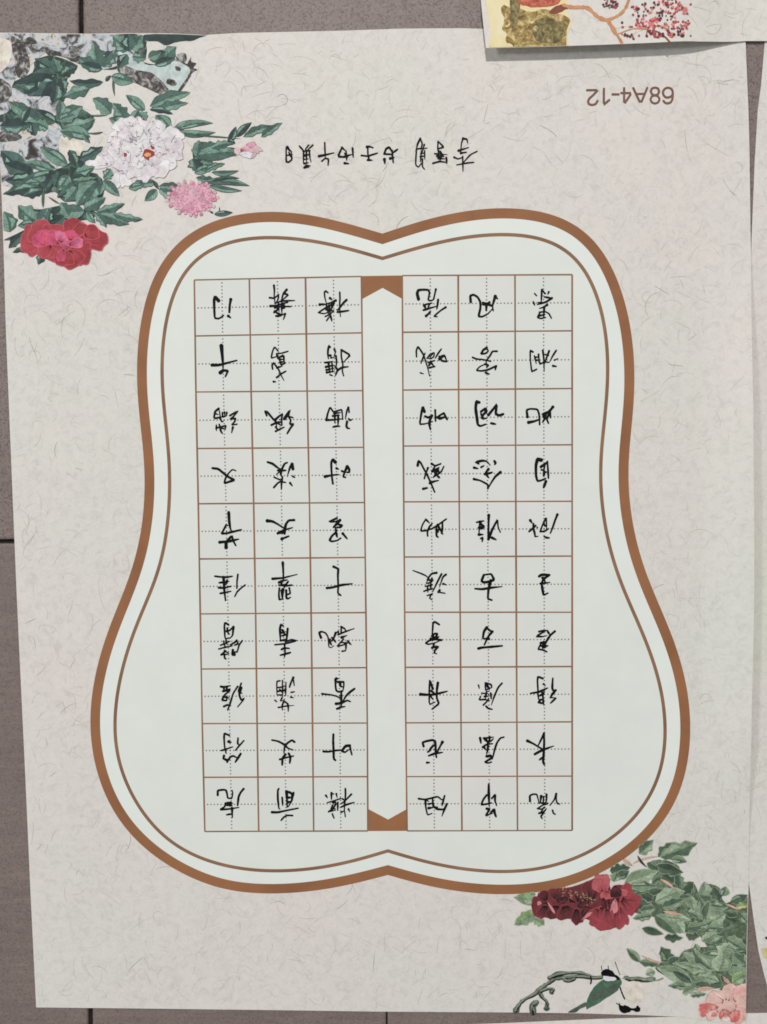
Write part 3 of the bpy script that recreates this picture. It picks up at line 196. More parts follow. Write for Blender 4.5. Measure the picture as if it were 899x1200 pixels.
BRUSH = [
('m', 'branch', 'birddark', 140, '3741,-13482 3823,-13300 3990,-13128 4324,-12971 4514,-12761 4752,-12614 4990,-12442'),
('m', 'branch', 'birddark', 112, '4729,-12482 4990,-12369 5275,-12335 5608,-12320 5845,-12384 6011,-12467'),
('m', 'branch', 'O', 65, '4943,-12516 5275,-12467 5655,-12433 5987,-12491 6272,-12467'),
('m', 'branch', 'birddark', 121, '4443,-12932 4514,-13079 4666,-13201 4647,-13398'),
('m', 'branch', 'birddark', 103, '4467,-12893 4657,-12810 4871,-12809 4800,-12907'),
('m', 'branch', 'birddark', 112, '4347,-13226 4218,-13324 4251,-13545'),
('m', 'branch', 'ink', 65, '5156,-12540 5275,-12589 5465,-12516'),
('m', 'branch', 'ink', 47, '5940,-12442 5964,-12564 5940,-12662'),
('m', 'branch', 'birddark', 84, '6959,-12467 7125,-12549 7315,-12501 7504,-12564 7788,-12515'),
('m', 'branch', 'O', 47, '6888,-12491 7172,-12466 7457,-12501 7836,-12588 8072,-12491'),
('m', 'branch', 'birddark', 23, '6660,-11993 6726,-12198 6803,-12393'),
('m', 'branch', 'ink', 42, '6804,-12760 6866,-12955 6947,-13126'),
('m', 'branch', 'ink', 19, '6272,-12247 6252,-12125'),
('m', 'branch', 'ink', 19, '6471,-12227 6452,-12110'),
('m', 'branch', 'ink', 23, '6700,-13249 6805,-13322'),
('t', 'orange_branch', 'orange', 109, '5090,15368 5326,15295 5562,15304 5774,15286 5916,15145 6034,15028 6199,14955 6316,14930 6411,14789 6529,14579'),
('t', 'orange_branch', 'orange', 82, '6290,14949 6498,14996 6706,15120 6836,15296 6923,15575'),
('t', 'orange_branch', 'orange', 77, '6342,14922 6499,14612 6629,14457 6718,14291'),
('t', 'orange_branch', 'orange', 33, '6603,14559 6863,14657 7071,14704 7436,14672'),
('t', 'orange_branch', 'rustdark', 49, '7644,14617 7853,14511 8036,14304')]
S = bpy.context.scene
COL = S.collection
# ---------------------------------------------------------------- camera, light, exposure
cam_data = bpy.data.cameras.new('camera')
cam_data.sensor_fit = 'VERTICAL'; cam_data.sensor_height = 24; cam_data.sensor_width = 18
cam_data.lens = 24 * 1100 / 1200
cam_data.clip_start = 0.01; cam_data.clip_end = 50
cam = bpy.data.objects.new('camera', cam_data); COL.objects.link(cam)
cam.location = CAM_LOC; cam.rotation_euler = CAM_ROT
S.camera = cam
world = bpy.data.worlds.new('World'); S.world = world; world.use_nodes = True
bg = world.node_tree.nodes['Background']
bg.inputs['Color'].default_value = (0.97, 0.985, 1.0, 1); bg.inputs['Strength'].default_value = 0.27
def lamp(name, direction, dist, size, energy, color):
    d = Vector(direction).normalized()
    l = bpy.data.lights.new(name, 'AREA'); l.shape = 'DISK'; l.size = size; l.energy = energy; l.color = color
    o = bpy.data.objects.new(name, l); COL.objects.link(o)
    o.location = d * dist; o.rotation_euler = d.to_track_quat('Z', 'Y').to_euler()
    return o
lamp('ceiling_lamp', (-0.07, 0.60, 0.95), 2.2, 0.13, 28.0, (1.0, 0.97, 0.93))
lamp('side_window', (-0.85, 0.10, 0.85), 3.4, 0.5, 24.0, (0.95, 0.98, 1.0))
S.view_settings.view_transform = 'Standard'; S.view_settings.look = 'None'
S.view_settings.exposure = 0; S.view_settings.gamma = 1
S.render.engine = 'CYCLES'
S.cycles.filter_width = 1.7

# ---------------------------------------------------------------- materials
K = 0.82
def lin(c):
    c /= 255.0
    return c / 12.92 if c <= 0.04045 else ((c + 0.055) / 1.055) ** 2.4
def rgb(r, g, b): return tuple(min(0.9, lin(v) / K) for v in (r, g, b)) + (1,)
class NT:
    def __init__(s, name, rough=0.7, spec=0.3):
        s.m = bpy.data.materials.new(name); s.m.use_nodes = True
        s.t = s.m.node_tree; s.b = s.t.nodes['Principled BSDF']
        s.b.inputs['Roughness'].default_value = rough
        s.b.inputs['Specular IOR Level'].default_value = spec
        s.geo = s.t.nodes.new('ShaderNodeNewGeometry')
    def n(s, kind, **kw):
        x = s.t.nodes.new(kind)
        for k, v in kw.items():
            if k in x.inputs: x.inputs[k].default_value = v
            else: setattr(x, k, v)
        return x
    def l(s, a, b): s.t.links.new(a, b)
    def noise(s, scale, detail=3, rough=0.55, dist=0.0, stretch=None):
        src = s.geo.outputs['Position']
        if stretch:
            mp = s.n('ShaderNodeMapping'); mp.inputs['Scale'].default_value = stretch
            s.l(src, mp.inputs['Vector']); src = mp.outputs[0]
        x = s.n('ShaderNodeTexNoise'); x.inputs['Scale'].default_value = scale
        x.inputs['Detail'].default_value = detail; x.inputs['Roughness'].default_value = rough
        x.inputs['Distortion'].default_value = dist
        s.l(src, x.inputs['Vector']); return x.outputs['Fac']
    def ramp(s, fac, stops):
        r = s.n('ShaderNodeValToRGB'); e = r.color_ramp.elements
        while len(e) < len(stops): e.new(0.5)
        for el, (p, c) in zip(e, stops): el.position = p; el.color = c
        s.l(fac, r.inputs[0]); return r.outputs[0]
    def mix(s, fac, a, b, mode='MIX'):
        x = s.n('ShaderNodeMix', data_type='RGBA', blend_type=mode)
        for v, i in ((fac, 0), (a, 6), (b, 7)):
            if hasattr(v, 'links'): s.l(v, x.inputs[i])
            else: x.inputs[i].default_value = v
        return x.outputs[2]
    def bump(s, h, strength, dist):
        x = s.n('ShaderNodeBump'); x.inputs['Strength'].default_value = strength; x.inputs['Distance'].default_value = dist
        s.l(h, x.inputs['Height']); s.l(x.outputs[0], s.b.inputs['Normal'])
    def color(s, c): s.l(c, s.b.inputs['Base Color'])
W4 = lambda v: (v, v, v, 1)
def paper_material(name, base, tint_a, tint_b, fleck=0.12, rough=0.62):
    m = NT(name, rough, 0.25)
    c = m.ramp(m.noise(14, 3), [(0.35, tint_a), (0.5, base), (0.65, tint_b)])
    soft = m.ramp(m.noise(420, 5, 0.72, 0.8), [(0.3, W4(0.86)), (0.5, W4(0.985)), (0.75, W4(1.045))])
    c = m.mix(1.0, c, soft, 'MULTIPLY')
    fib = m.ramp(m.noise(420, 2, 0.5, 3.0, (1.0, 0.55, 1.0)), [(0.0, W4(1.0)), (0.475, W4(1.0)), (0.5, W4(1 - fleck)), (0.525, W4(1.0))])
    fib2 = m.ramp(m.noise(700, 2, 0.5, 4.0, (0.6, 1.0, 1.0)), [(0.0, W4(1.0)), (0.56, W4(1.0)), (0.585, W4(1 - fleck*.8)), (0.61, W4(1.0))])
    c = m.mix(1.0, c, fib2, 'MULTIPLY')
    msk = m.ramp(m.noise(45, 2), [(0.45, W4(0)), (0.62, W4(1))])
    c = m.mix(msk, c, m.mix(1.0, c, fib, 'MULTIPLY'))
    m.color(c)
    m.bump(m.noise(22, 1, 0.4), 0.35, 0.0012)
    return m.m
def flat_material(name, a, var=0.12, scale=300, rough=0.65, spec=0.25):
    m = NT(name, rough, spec)
    lo = tuple(v * (1 - var) for v in a[:3]) + (1,); hi = tuple(min(0.9, v * (1 + var)) for v in a[:3]) + (1,)
    m.color(m.ramp(m.noise(scale, 3, 0.6, 0.5), [(0.3, lo), (0.7, hi)]))
    return m.m
MAT = {}
MAT['paper'] = paper_material('mottled_rice_paper', rgb(205, 202, 196), rgb(207, 201, 196), rgb(203, 202, 195), 0.13)
MAT['paper_dim'] = paper_material('plain_rice_paper', rgb(206, 202, 198), rgb(208, 199, 196), rgb(202, 202, 192), 0.2)
MAT['paper_back'] = flat_material('paper_edge', rgb(222, 216, 206), 0.03, 60)
MAT['paper_top'] = paper_material('pale_rice_paper', rgb(208, 204, 198), rgb(209, 203, 197), rgb(205, 204, 196), 0.06)
def panel_material(name, a, b, cc):
    m = NT(name, 0.6, 0.25)
    c = m.ramp(m.noise(10, 3), [(0.35, a), (0.5, b), (0.68, cc)])
    c = m.mix(1.0, c, m.ramp(m.noise(70, 5, 0.7), [(0.3, W4(0.965)), (0.7, W4(1.012))]), 'MULTIPLY')
    m.color(c); m.bump(m.noise(22, 1, 0.4), 0.35, 0.0012); return m.m
MAT['panel'] = panel_material('white_band_print', rgb(214, 217, 214), rgb(212, 217, 212), rgb(214, 216, 211))
MAT['field'] = panel_material('grid_field_print', rgb(206, 206, 204), rgb(204, 207, 202), rgb(207, 205, 202))
MAT['inner'] = panel_material('pale_panel_print', rgb(210, 213, 208), rgb(208, 213, 207), rgb(210, 211, 207))
MAT['brown'] = flat_material('brown_print', rgb(138, 94, 64), 0.15, 45)
MAT['line'] = flat_material('grid_print', rgb(130, 98, 74), 0.2, 60)
MAT['dot'] = flat_material('guide_print', rgb(122, 114, 108), 0.1)
MAT['code'] = flat_material('code_print', rgb(112, 82, 70), 0.1)
MAT['ink'] = flat_material('black_ink', rgb(13, 12, 14), 0.4, 400, 0.6, 0.12)
MAT['fibre'] = flat_material('fibre_print', rgb(183, 178, 169), 0.08)
MAT['fibre_dark'] = flat_material('fibre_print_dark', rgb(160, 154, 143), 0.1)
TONES = {
 'D': (50, 64, 64), 'M': (72, 97, 89), 'L': (106, 136, 122), 'under': (46, 58, 54), 'underO': (70, 84, 68), 'S': (78, 100, 82), 'S2': (48, 48, 44), 'O': (118, 136, 112), 'G': (128, 152, 108),
 'Y': (188, 182, 128), 'P': (196, 160, 142), 'rockblue': (178, 190, 188), 'beige': (207, 198, 186), 'rockdark': (66, 62, 60),
 'R1': (156, 64, 72), 'R2': (142, 54, 60), 'R3': (170, 96, 112), 'M1': (176, 72, 102), 'M2': (188, 100, 130), 'W1': (214, 208, 210), 'W2': (203, 195, 200), 'W3': (204, 176, 178), 'P1': (188, 122, 146), 'P2': (206, 158, 174),
 'K0': (52, 30, 34), 'K1': (100, 46, 50), 'K2': (82, 38, 42), 'K3': (142, 62, 68), 'K4': (172, 90, 94), 'K5': (196, 130, 132),
 'B1': (216, 178, 168), 'B2': (208, 160, 152), 'B3': (190, 100, 94), 'B4': (222, 196, 186),
 'Y2': (214, 160, 96), 'birdgreen': (66, 96, 76), 'birddark': (74, 84, 74), 'ywash': (222, 212, 160), 'moss': (150, 140, 90), 'mossdark': (98, 88, 58),
 'rust': (168, 84, 70), 'rustdark': (124, 72, 58), 'orange': (190, 134, 94), 'stamen': (150, 124, 92), 'berry': (164, 72, 76), 'berrydark': (92, 52, 60), 'berrypink': (212, 120, 120),
 'vein': (44, 58, 54), 'veinsoft': (78, 92, 76), 'outline': (36, 42, 42), 'rim_white': (158, 148, 156), 'rim_red': (206, 92, 104), 'rim_dark': (146, 66, 72), 'rim_blush': (186, 134, 128), 'rim_pink': (168, 100, 124)}
def tone(k):
    if k not in MAT: MAT[k] = flat_material('print_' + k.lower(), rgb(*TONES[k]), 0.34 if k[0] in 'DMLOG' else 0.22, 420)
    return MAT[k]
def blotch_material(name, stops, scale):
    m = NT(name, 0.65, 0.25); m.color(m.ramp(m.noise(scale, 4, 0.65, 1.2), stops)); return m.m
MAT['rock'] = blotch_material('print_rock', [(0.32, rgb(50, 47, 48)), (0.42, rgb(92, 88, 88)), (0.475, rgb(158, 162, 166)), (0.56, rgb(188, 192, 196)), (0.63, rgb(196, 184, 170)), (0.70, rgb(96, 88, 82))], 210)
MAT['rockdark'] = blotch_material('print_rock_dark', [(0.3, rgb(40, 38, 38)), (0.48, rgb(72, 68, 66)), (0.56, rgb(120, 118, 116)), (0.66, rgb(176, 174, 170)), (0.75, rgb(60, 56, 54))], 420)  # blotchy dark ink with paler spots in the printed rock
MAT['under'] = blotch_material('print_leaf_shadow', [(0.3, rgb(34, 44, 42)), (0.5, rgb(52, 68, 64)), (0.62, rgb(84, 108, 98)), (0.75, rgb(140, 150, 142))], 330)  # dark green underpainting printed beneath the leaf clusters
MAT['underO'] = blotch_material('print_leaf_under_olive', [(0.3, rgb(54, 64, 50)), (0.5, rgb(84, 100, 80)), (0.64, rgb(120, 136, 112)), (0.75, rgb(170, 176, 156))], 330)  # olive underpainting for the lower leaf clusters
MAT['moss'] = blotch_material('print_moss', [(0.3, rgb(84, 66, 44)), (0.45, rgb(134, 110, 66)), (0.56, rgb(168, 146, 92)), (0.68, rgb(212, 198, 150))], 420)
MAT['mossdark'] = blotch_material('print_moss_dark', [(0.3, rgb(66, 56, 40)), (0.46, rgb(104, 92, 62)), (0.6, rgb(140, 126, 84)), (0.72, rgb(190, 178, 130))], 520)  # darker brown-olive blotches of the printed moss
MAT['rust'] = blotch_material('print_rust', [(0.3, rgb(140, 62, 52)), (0.5, rgb(172, 86, 70)), (0.7, rgb(196, 128, 96))], 420)
MAT['ywash'] = blotch_material('print_yellow_wash', [(0.3, rgb(212, 194, 136)), (0.55, rgb(218, 208, 170)), (0.75, rgb(218, 212, 198))], 60)
MAT['birdgreen'] = blotch_material('print_bird_green', [(0.3, rgb(50, 76, 60)), (0.6, rgb(76, 108, 86)), (0.8, rgb(120, 140, 124))], 160)

# ---------------------------------------------------------------- helpers
def P(s): return [tuple(int(v) * 1e-5 for v in q.split(',')) for q in s.split()]
def link(name, verts, faces, mats, mi=None, parent=None, kind=None, smooth=False):
    me = bpy.data.meshes.new(name); me.from_pydata(verts, [], faces)
    for m in mats: me.materials.append(m)
    if mi: me.polygons.foreach_set('material_index', mi)
    if smooth: me.polygons.foreach_set('use_smooth', [True] * len(me.polygons))
    me.update()
    o = bpy.data.objects.new(name, me); COL.objects.link(o)
    if parent: o.parent = parent
    if kind: o['kind'] = kind
    return o
class Soup:                                   # faces of several inks gathered into one mesh
    def __init__(s): s.v = []; s.f = []; s.mi = []; s.m = []
    def mat(s, m):
        if m not in s.m: s.m.append(m)
        return s.m.index(m)
    def poly(s, pts, m, z):
        k = s.mat(m); b = len(s.v)
        s.v += [(x, y, z) for x, y in pts]
        for t in tessellate_polygon([[Vector((x, y, 0)) for x, y in pts]]):
            a, c, d = (pts[i] for i in t)
            if (c[0]-a[0])*(d[1]-a[1]) - (c[1]-a[1])*(d[0]-a[0]) < 0: t = t[::-1]
            s.f.append([b + i for i in t]); s.mi.append(k)
    def ribbon(s, pts, widths, m, z, closed=False, cap=True):
        k = s.mat(m); n = len(pts); L = []; Rr = []
        for i in range(n):
            a = pts[(i-1) % n] if (closed or i) else pts[0]
            c = pts[(i+1) % n] if (closed or i < n-1) else pts[-1]
            p = pts[i]
            def u(q, r):
                d = math.hypot(r[0]-q[0], r[1]-q[1]) or 1e-9
                return ((r[0]-q[0])/d, (r[1]-q[1])/d)
            d1 = u(a, p) if a != p else u(p, c); d2 = u(p, c) if c != p else d1
            tx, ty = d1[0]+d2[0], d1[1]+d2[1]; tl = math.hypot(tx, ty)
            if tl < 0.3: tx, ty = d1; tl = 1
            tx /= tl; ty /= tl
            co = max(0.55, abs(tx*d1[0]+ty*d1[1])); w = widths[i] / 2 / co
            L.append((p[0]-ty*w, p[1]+tx*w)); Rr.append((p[0]+ty*w, p[1]-tx*w))
        b = len(s.v); rs = 0 if (closed or n < 4) else 2.5e-6 / n
        s.v += [(x, y, z + rs*i) for i, (x, y) in enumerate(L)] + [(x, y, z + rs*i) for i, (x, y) in enumerate(Rr)]
        for i in range(n if closed else n-1):
            j = (i+1) % n
            s.f.append([b+n+i, b+n+j, b+j, b+i]); s.mi.append(k)
        if cap and not closed:
            for e, q in ((0, 1), (n-1, n-2)):
                zc = z + (rs*e if e else 0) + 1e-7; cx_, cy_ = pts[e]; a0 = math.atan2(pts[e][1]-pts[q][1], pts[e][0]-pts[q][0]); w = widths[e]/2; b = len(s.v)
                s.v.append((cx_, cy_, zc))
                for t in range(7):
                    an = a0 - math.pi/2 + math.pi*t/6
                    s.v.append((cx_+w*math.cos(an), cy_+w*math.sin(an), zc))
                for t in range(6): s.f.append([b, b+1+t, b+2+t]); s.mi.append(k)
    def bbox(s):
        xs = [v[0] for v in s.v]; ys = [v[1] for v in s.v]
        return min(xs), min(ys), max(xs), max(ys)
    def put(s, name, hfun, parent, base=None, kind=None):
        z0 = base if base is not None else layer(s.bbox())
        v = [(x, y, hfun(x, y) + z0 + z) for x, y, z in s.v]
        return link(name, v, s.f, s.m, s.mi, parent, kind)
LAYERS = []
STEP = 7e-6
def layer(bb):                                # prints that overlap are stacked, each a hair above the last
    k = 0
    for x0, y0, x1, y1, q in LAYERS:
        if bb[0] < x1 and bb[2] > x0 and bb[1] < y1 and bb[3] > y0: k = max(k, q + 1)
    LAYERS.append((*bb, k))
    return 7e-5 + k * STEP
def smooth_open(pts, it=2, k=.25):
    for _ in range(it):
        if len(pts) < 3: return pts
        q = [pts[0]]
        for a, b in zip(pts, pts[1:]):
            q += [(a[0]*(1-k)+b[0]*k, a[1]*(1-k)+b[1]*k), (a[0]*k+b[0]*(1-k), a[1]*k+b[1]*(1-k))]
        q.append(pts[-1]); pts = q
    return pts
def catmull(pts, corners, n=4):
    out = []; N = len(pts)
    for i in range(N):
        p0, p1, p2, p3 = pts[i-1], pts[i], pts[(i+1) % N], pts[(i+2) % N]
        if i in corners: p0 = (2*p1[0]-p2[0], 2*p1[1]-p2[1])
        if (i+1) % N in corners: p3 = (2*p2[0]-p1[0], 2*p2[1]-p1[1])
        for k in range(n):
            t = k / n
            out.append(tuple(0.5*((2*p1[j]) + (-p0[j]+p2[j])*t + (2*p0[j]-5*p1[j]+4*p2[j]-p3[j])*t*t + (-p0[j]+3*p1[j]-3*p2[j]+p3[j])*t**3) for j in (0, 1)))
    return out
def dense(pts, step, closed=False):
    out = []
    for a, b in zip(pts, pts[1:] + ([pts[0]] if closed else [])):
        n = max(1, int(math.hypot(b[0]-a[0], b[1]-a[1]) / step))
        out += [(a[0]+(b[0]-a[0])*i/n, a[1]+(b[1]-a[1])*i/n) for i in range(n)]
    if not closed: out.append(pts[-1])
    return out
def inside(x, y, poly):
    r = False; j = len(poly) - 1
    for i in range(len(poly)):
        xi, yi = poly[i]; xj, yj = poly[j]
        if (yi > y) != (yj > y) and x < (xj-xi)*(y-yi)/(yj-yi)+xi: r = not r
        j = i
    return r
def sheet(name, outline, hfun, mat, label, group=None, cuts_x=(), cuts_y=(), thick=1.4e-4):
    """a closed thin sheet of paper: top, underside and edge, bent by hfun"""
    pts = catmull(P(outline), range(len(P(outline))), 1)
    pts = dense(pts, 0.004, True)
    bm = bmesh.new()
    f = bm.faces.new([bm.verts.new((x, y, 0)) for x, y in pts])
    f.normal_update()
    if f.normal.z < 0: f.normal_flip()
    for ax, vals in ((0, cuts_x), (1, cuts_y)):
        for v in vals:
            co = [0, 0, 0]; no = [0, 0, 0]; co[ax] = v; no[ax] = 1
            bmesh.ops.bisect_plane(bm, geom=bm.verts[:] + bm.edges[:] + bm.faces[:], plane_co=co, plane_no=no)
    bmesh.ops.triangulate(bm, faces=bm.faces[:])
    top = bm.faces[:]
    ret = bmesh.ops.extrude_face_region(bm, geom=top)
    low = [v for v in bm.verts if v not in set(g for g in ret['geom'] if isinstance(g, bmesh.types.BMVert))]
    new = set(g for g in ret['geom'] if isinstance(g, bmesh.types.BMVert))
    for v in bm.verts:
        v.co.z = hfun(v.co.x, v.co.y) - (0 if v in new else thick)
    bm.normal_update()
    bmesh.ops.recalc_face_normals(bm, faces=bm.faces[:])
    me = bpy.data.meshes.new(name); bm.to_mesh(me); bm.free()
    me.materials.append(mat); me.materials.append(MAT['paper_back'])
    for p in me.polygons:
        if p.normal.z < 0.5: p.material_index = 1
    o = bpy.data.objects.new(name, me); COL.objects.link(o)
    o['label'] = label; o['category'] = 'paper sheet'
    return o

# ---------------------------------------------------------------- tiled floor
def tile_material(name, streak):
    m = NT(name, 0.5, 0.35)
    c = m.ramp(m.noise(28, 6, 0.7), [(0.3, rgb(111, 99, 95)), (0.7, rgb(121, 108, 103))])
    vo = m.n('ShaderNodeTexVoronoi'); vo.inputs['Scale'].default_value = 2300; m.l(m.geo.outputs['Position'], vo.inputs['Vector'])
    sx = m.n('ShaderNodeSeparateColor'); m.l(vo.outputs['Color'], sx.inputs[0])
    sp = m.ramp(sx.outputs[0], [(0.0, W4(0.60)), (0.18, W4(0.72)), (0.28, W4(0.97)), (0.8, W4(1.05)), (1.0, W4(1.25))])
    c = m.mix(1.0 if not streak else 0.55, c, sp, 'MULTIPLY')
    if streak:
        st = m.ramp(m.noise(60, 5, 0.6, 0.8, (1, 9, 1)), [(0.3, W4(0.86)), (0.7, W4(1.08))])
        c = m.mix(1.0, c, st, 'MULTIPLY')
    m.color(c); m.bump(m.noise(900, 3, 0.6), 0.25, 0.0002)
    return m.m
MT = [tile_material('speckled_tile', False), tile_material('streaked_tile', True)]
def grout_material():
    m = NT('dark_grout', 0.9, 0.1); m.color(m.ramp(m.noise(500, 3), [(0.3, (0.018, 0.015, 0.013, 1)), (0.7, (0.04, 0.034, 0.03, 1))])); return m.m
fl = link('floor', [(-1.5, -1.5, -.0016), (1.5, -1.5, -.0016), (1.5, 1.5, -.0016), (-1.5, 1.5, -.0016)], [[0, 1, 2, 3]], [grout_material()])
fl['kind'] = 'structure'
def inset(pts, d):
    out = []; n = len(pts)
    for i in range(n):
        a, p, c = pts[i-1], pts[i], pts[(i+1) % n]
        def nrm(q, r):
            l = math.hypot(r[0]-q[0], r[1]-q[1]); return (-(r[1]-q[1])/l, (r[0]-q[0])/l)
        n1, n2 = nrm(a, p), nrm(p, c); bx, by = n1[0]+n2[0], n1[1]+n2[1]; l2 = bx*bx+by*by or 1
        out.append((p[0]+2*d*bx/l2, p[1]+2*d*by/l2))
    return out
for i, t in enumerate(TILE_SHAPES):
    pts = P(t); area = sum(a[0]*b[1]-b[0]*a[1] for a, b in zip(pts, pts[1:]+pts[:1]))
    if area < 0: pts = pts[::-1]
    rings = [(0, -.008), (0, -.0007), (.0002, -.0002), (.0007, 0)]
    v = []; f = []; n = len(pts)
    for d, z in rings: v += [(x, y, z) for x, y in (inset(pts, d) if d else pts)]
    for r in range(3):
        for j in range(n): f.append([r*n+j, r*n+(j+1) % n, (r+1)*n+(j+1) % n, (r+1)*n+j])
    f.append([3*n+j for j in range(n)])
    link('tile', v, f, [MT[0 if i < 2 else 1]], None, fl)

# ---------------------------------------------------------------- the sheets of paper
fr = lambda a, b, s: [a + s*i for i in range(int((b-a)/s)+1)]
side = sheet('paper_sheet', OUT_RIGHT, h_right, MAT['paper_dim'], 'mottled paper sheet at the right, tucked under the long edge of the calligraphy sheet', cuts_x=fr(.08, .3, .02))
side['group'] = 'loose paper sheets around the calligraphy sheet'
foot = sheet('paper_sheet', OUT_BOTTOM, h_bottom, MAT['paper_top'], 'plain pale paper sheet peeking in along the bottom edge of the photo')
foot['group'] = 'loose paper sheets around the calligraphy sheet'
main = sheet('calligraphy_sheet', OUT_MAIN, h_main, MAT['paper'],
             'large cream sheet with upside-down handwritten Chinese characters in a brown wavy frame and printed peonies',
             cuts_x=fr(-.11, .09, .02) + fr(.0905, .113, .001), cuts_y=fr(-.14, .14, .004))
top = sheet('paper_sheet', OUT_TOP, h_top, MAT['paper_top'],
            'pale paper sheet with mossy rock and red berry painting lying over the top right corner', cuts_x=fr(.03, .25, .002))
top['group'] = 'loose paper sheets around the calligraphy sheet'

def fibres(parent, hfun, region, count, avoid, seed, mats=('fibre', 'fibre_dark'), base=4e-5, share=0.12):
    rr = random.Random(seed)
    for key, frac in ((mats[0], 1 - share), (mats[1], share)):
        s = Soup(); k = 0; tries = 0
        while k < count * frac and tries < count * 20:
            tries += 1
            x = rr.uniform(region[0], region[2]); y = rr.uniform(region[1], region[3])
            if noise.noise(Vector((x*35, y*35, seed))) < rr.uniform(-0.45, 0.35): continue
            if not ok(x, y, parent['_poly'], avoid): continue
            a = rr.gauss(math.pi/2, 0.8) if rr.random() < .6 else rr.uniform(0, 6.28); c = rr.uniform(-260, 260) if rr.random() < .8 else rr.uniform(-700, 700)
            L = rr.uniform(.0012, .0065) * (1.4 if rr.random() < .15 else 1); n = 8; pts = [(x, y)]
            for i in range(n):
                a += c * L / n; pts.append((pts[-1][0] + math.cos(a)*L/n, pts[-1][1] + math.sin(a)*L/n))
            if not all(ok(px, py, parent['_poly'], avoid) for px, py in pts): continue
            w = rr.uniform(.00006, .00016)
            s.ribbon(pts, [w*(.35+.65*math.sin(math.pi*(i+.5)/(n+1))) for i in range(n+1)], MAT[key], 0, cap=False); k += 1
        s.put('fibre_print', hfun, parent, base + (1.2e-5 if key == mats[1] else 0), 'stuff')
POLY = {}
class PolyStore(dict): pass
def ok(x, y, poly, avoid):
    return inside(x, y, POLY[poly]) and not (avoid and inside(x, y, avoid))
def poly_of(o, key, outline, marg):
    pts = P(outline); area = sum(a[0]*b[1]-b[0]*a[1] for a, b in zip(pts, pts[1:]+pts[:1]))
    POLY[key] = inset(pts if area > 0 else pts[::-1], marg)
THK = P(THICK); THN = P(THIN)
dipt = [i for i in (0, min(range(len(THK)), key=lambda i: abs(THK[i][0]-THK[0][0]-.0015) + (9 if i < 20 or i > 60 else 0)))]
def relax(pts, keep, it=4):                   # evens out the measured outline, corners stay sharp
    for _ in range(it):
        n = len(pts)
        pts = [pts[i] if i in keep else tuple(.5*pts[i][k] + .25*(pts[i-1][k] + pts[(i+1) % n][k]) for k in (0, 1)) for i in range(n)]
    return pts
def even(pts, keep, step=.0052):              # equal spacing between the corners
    ks = sorted(keep); out = []; nk = []
    for a, b in zip(ks, ks[1:] + [ks[0] + len(pts)]):
        run = [pts[i % len(pts)] for i in range(a, b+1)]
        L = [0]
        for p, q in zip(run, run[1:]): L.append(L[-1] + math.hypot(q[0]-p[0], q[1]-p[1]))
        n = round(L[-1]/step); nk.append(len(out)); j = 0
        for i in range(n):
            d = L[-1]*i/n
            while L[j+1] < d: j += 1
            f = (d-L[j])/(L[j+1]-L[j]); out.append((run[j][0]+(run[j+1][0]-run[j][0])*f, run[j][1]+(run[j+1][1]-run[j][1])*f))
    return out, nk
THK, dipt = even(catmull(THK, dipt, 6), [i*6 for i in dipt]); THK = relax(THK, dipt)
thick = catmull(THK, dipt, 4)
dipn = [0, min(range(len(THN)), key=lambda i: abs(THN[i][0]-THN[0][0]-.0015) + (9 if i < 20 or i > 60 else 0))]
THN, dipn = even(catmull(THN, dipn, 6), [i*6 for i in dipn]); THN = relax(THN, dipn)
thin = catmull(THN, dipn, 4)
for o, key, outl, hf, reg, cnt, av in ((main, 'main', OUT_MAIN, h_main, (-.115, -.145, .112, .15), 1050, thick), (side, 'side', OUT_RIGHT, h_right, (.10, -.14, .125, .14), 110, None), (top, 'top', OUT_TOP, h_top, (.03, .12, .125, .16), 60, None)):
    poly_of(o, key, outl, .0008); o['_poly'] = key
    fibres(o, hf, reg, cnt, av, 3 + len(key))
    del o['_poly']

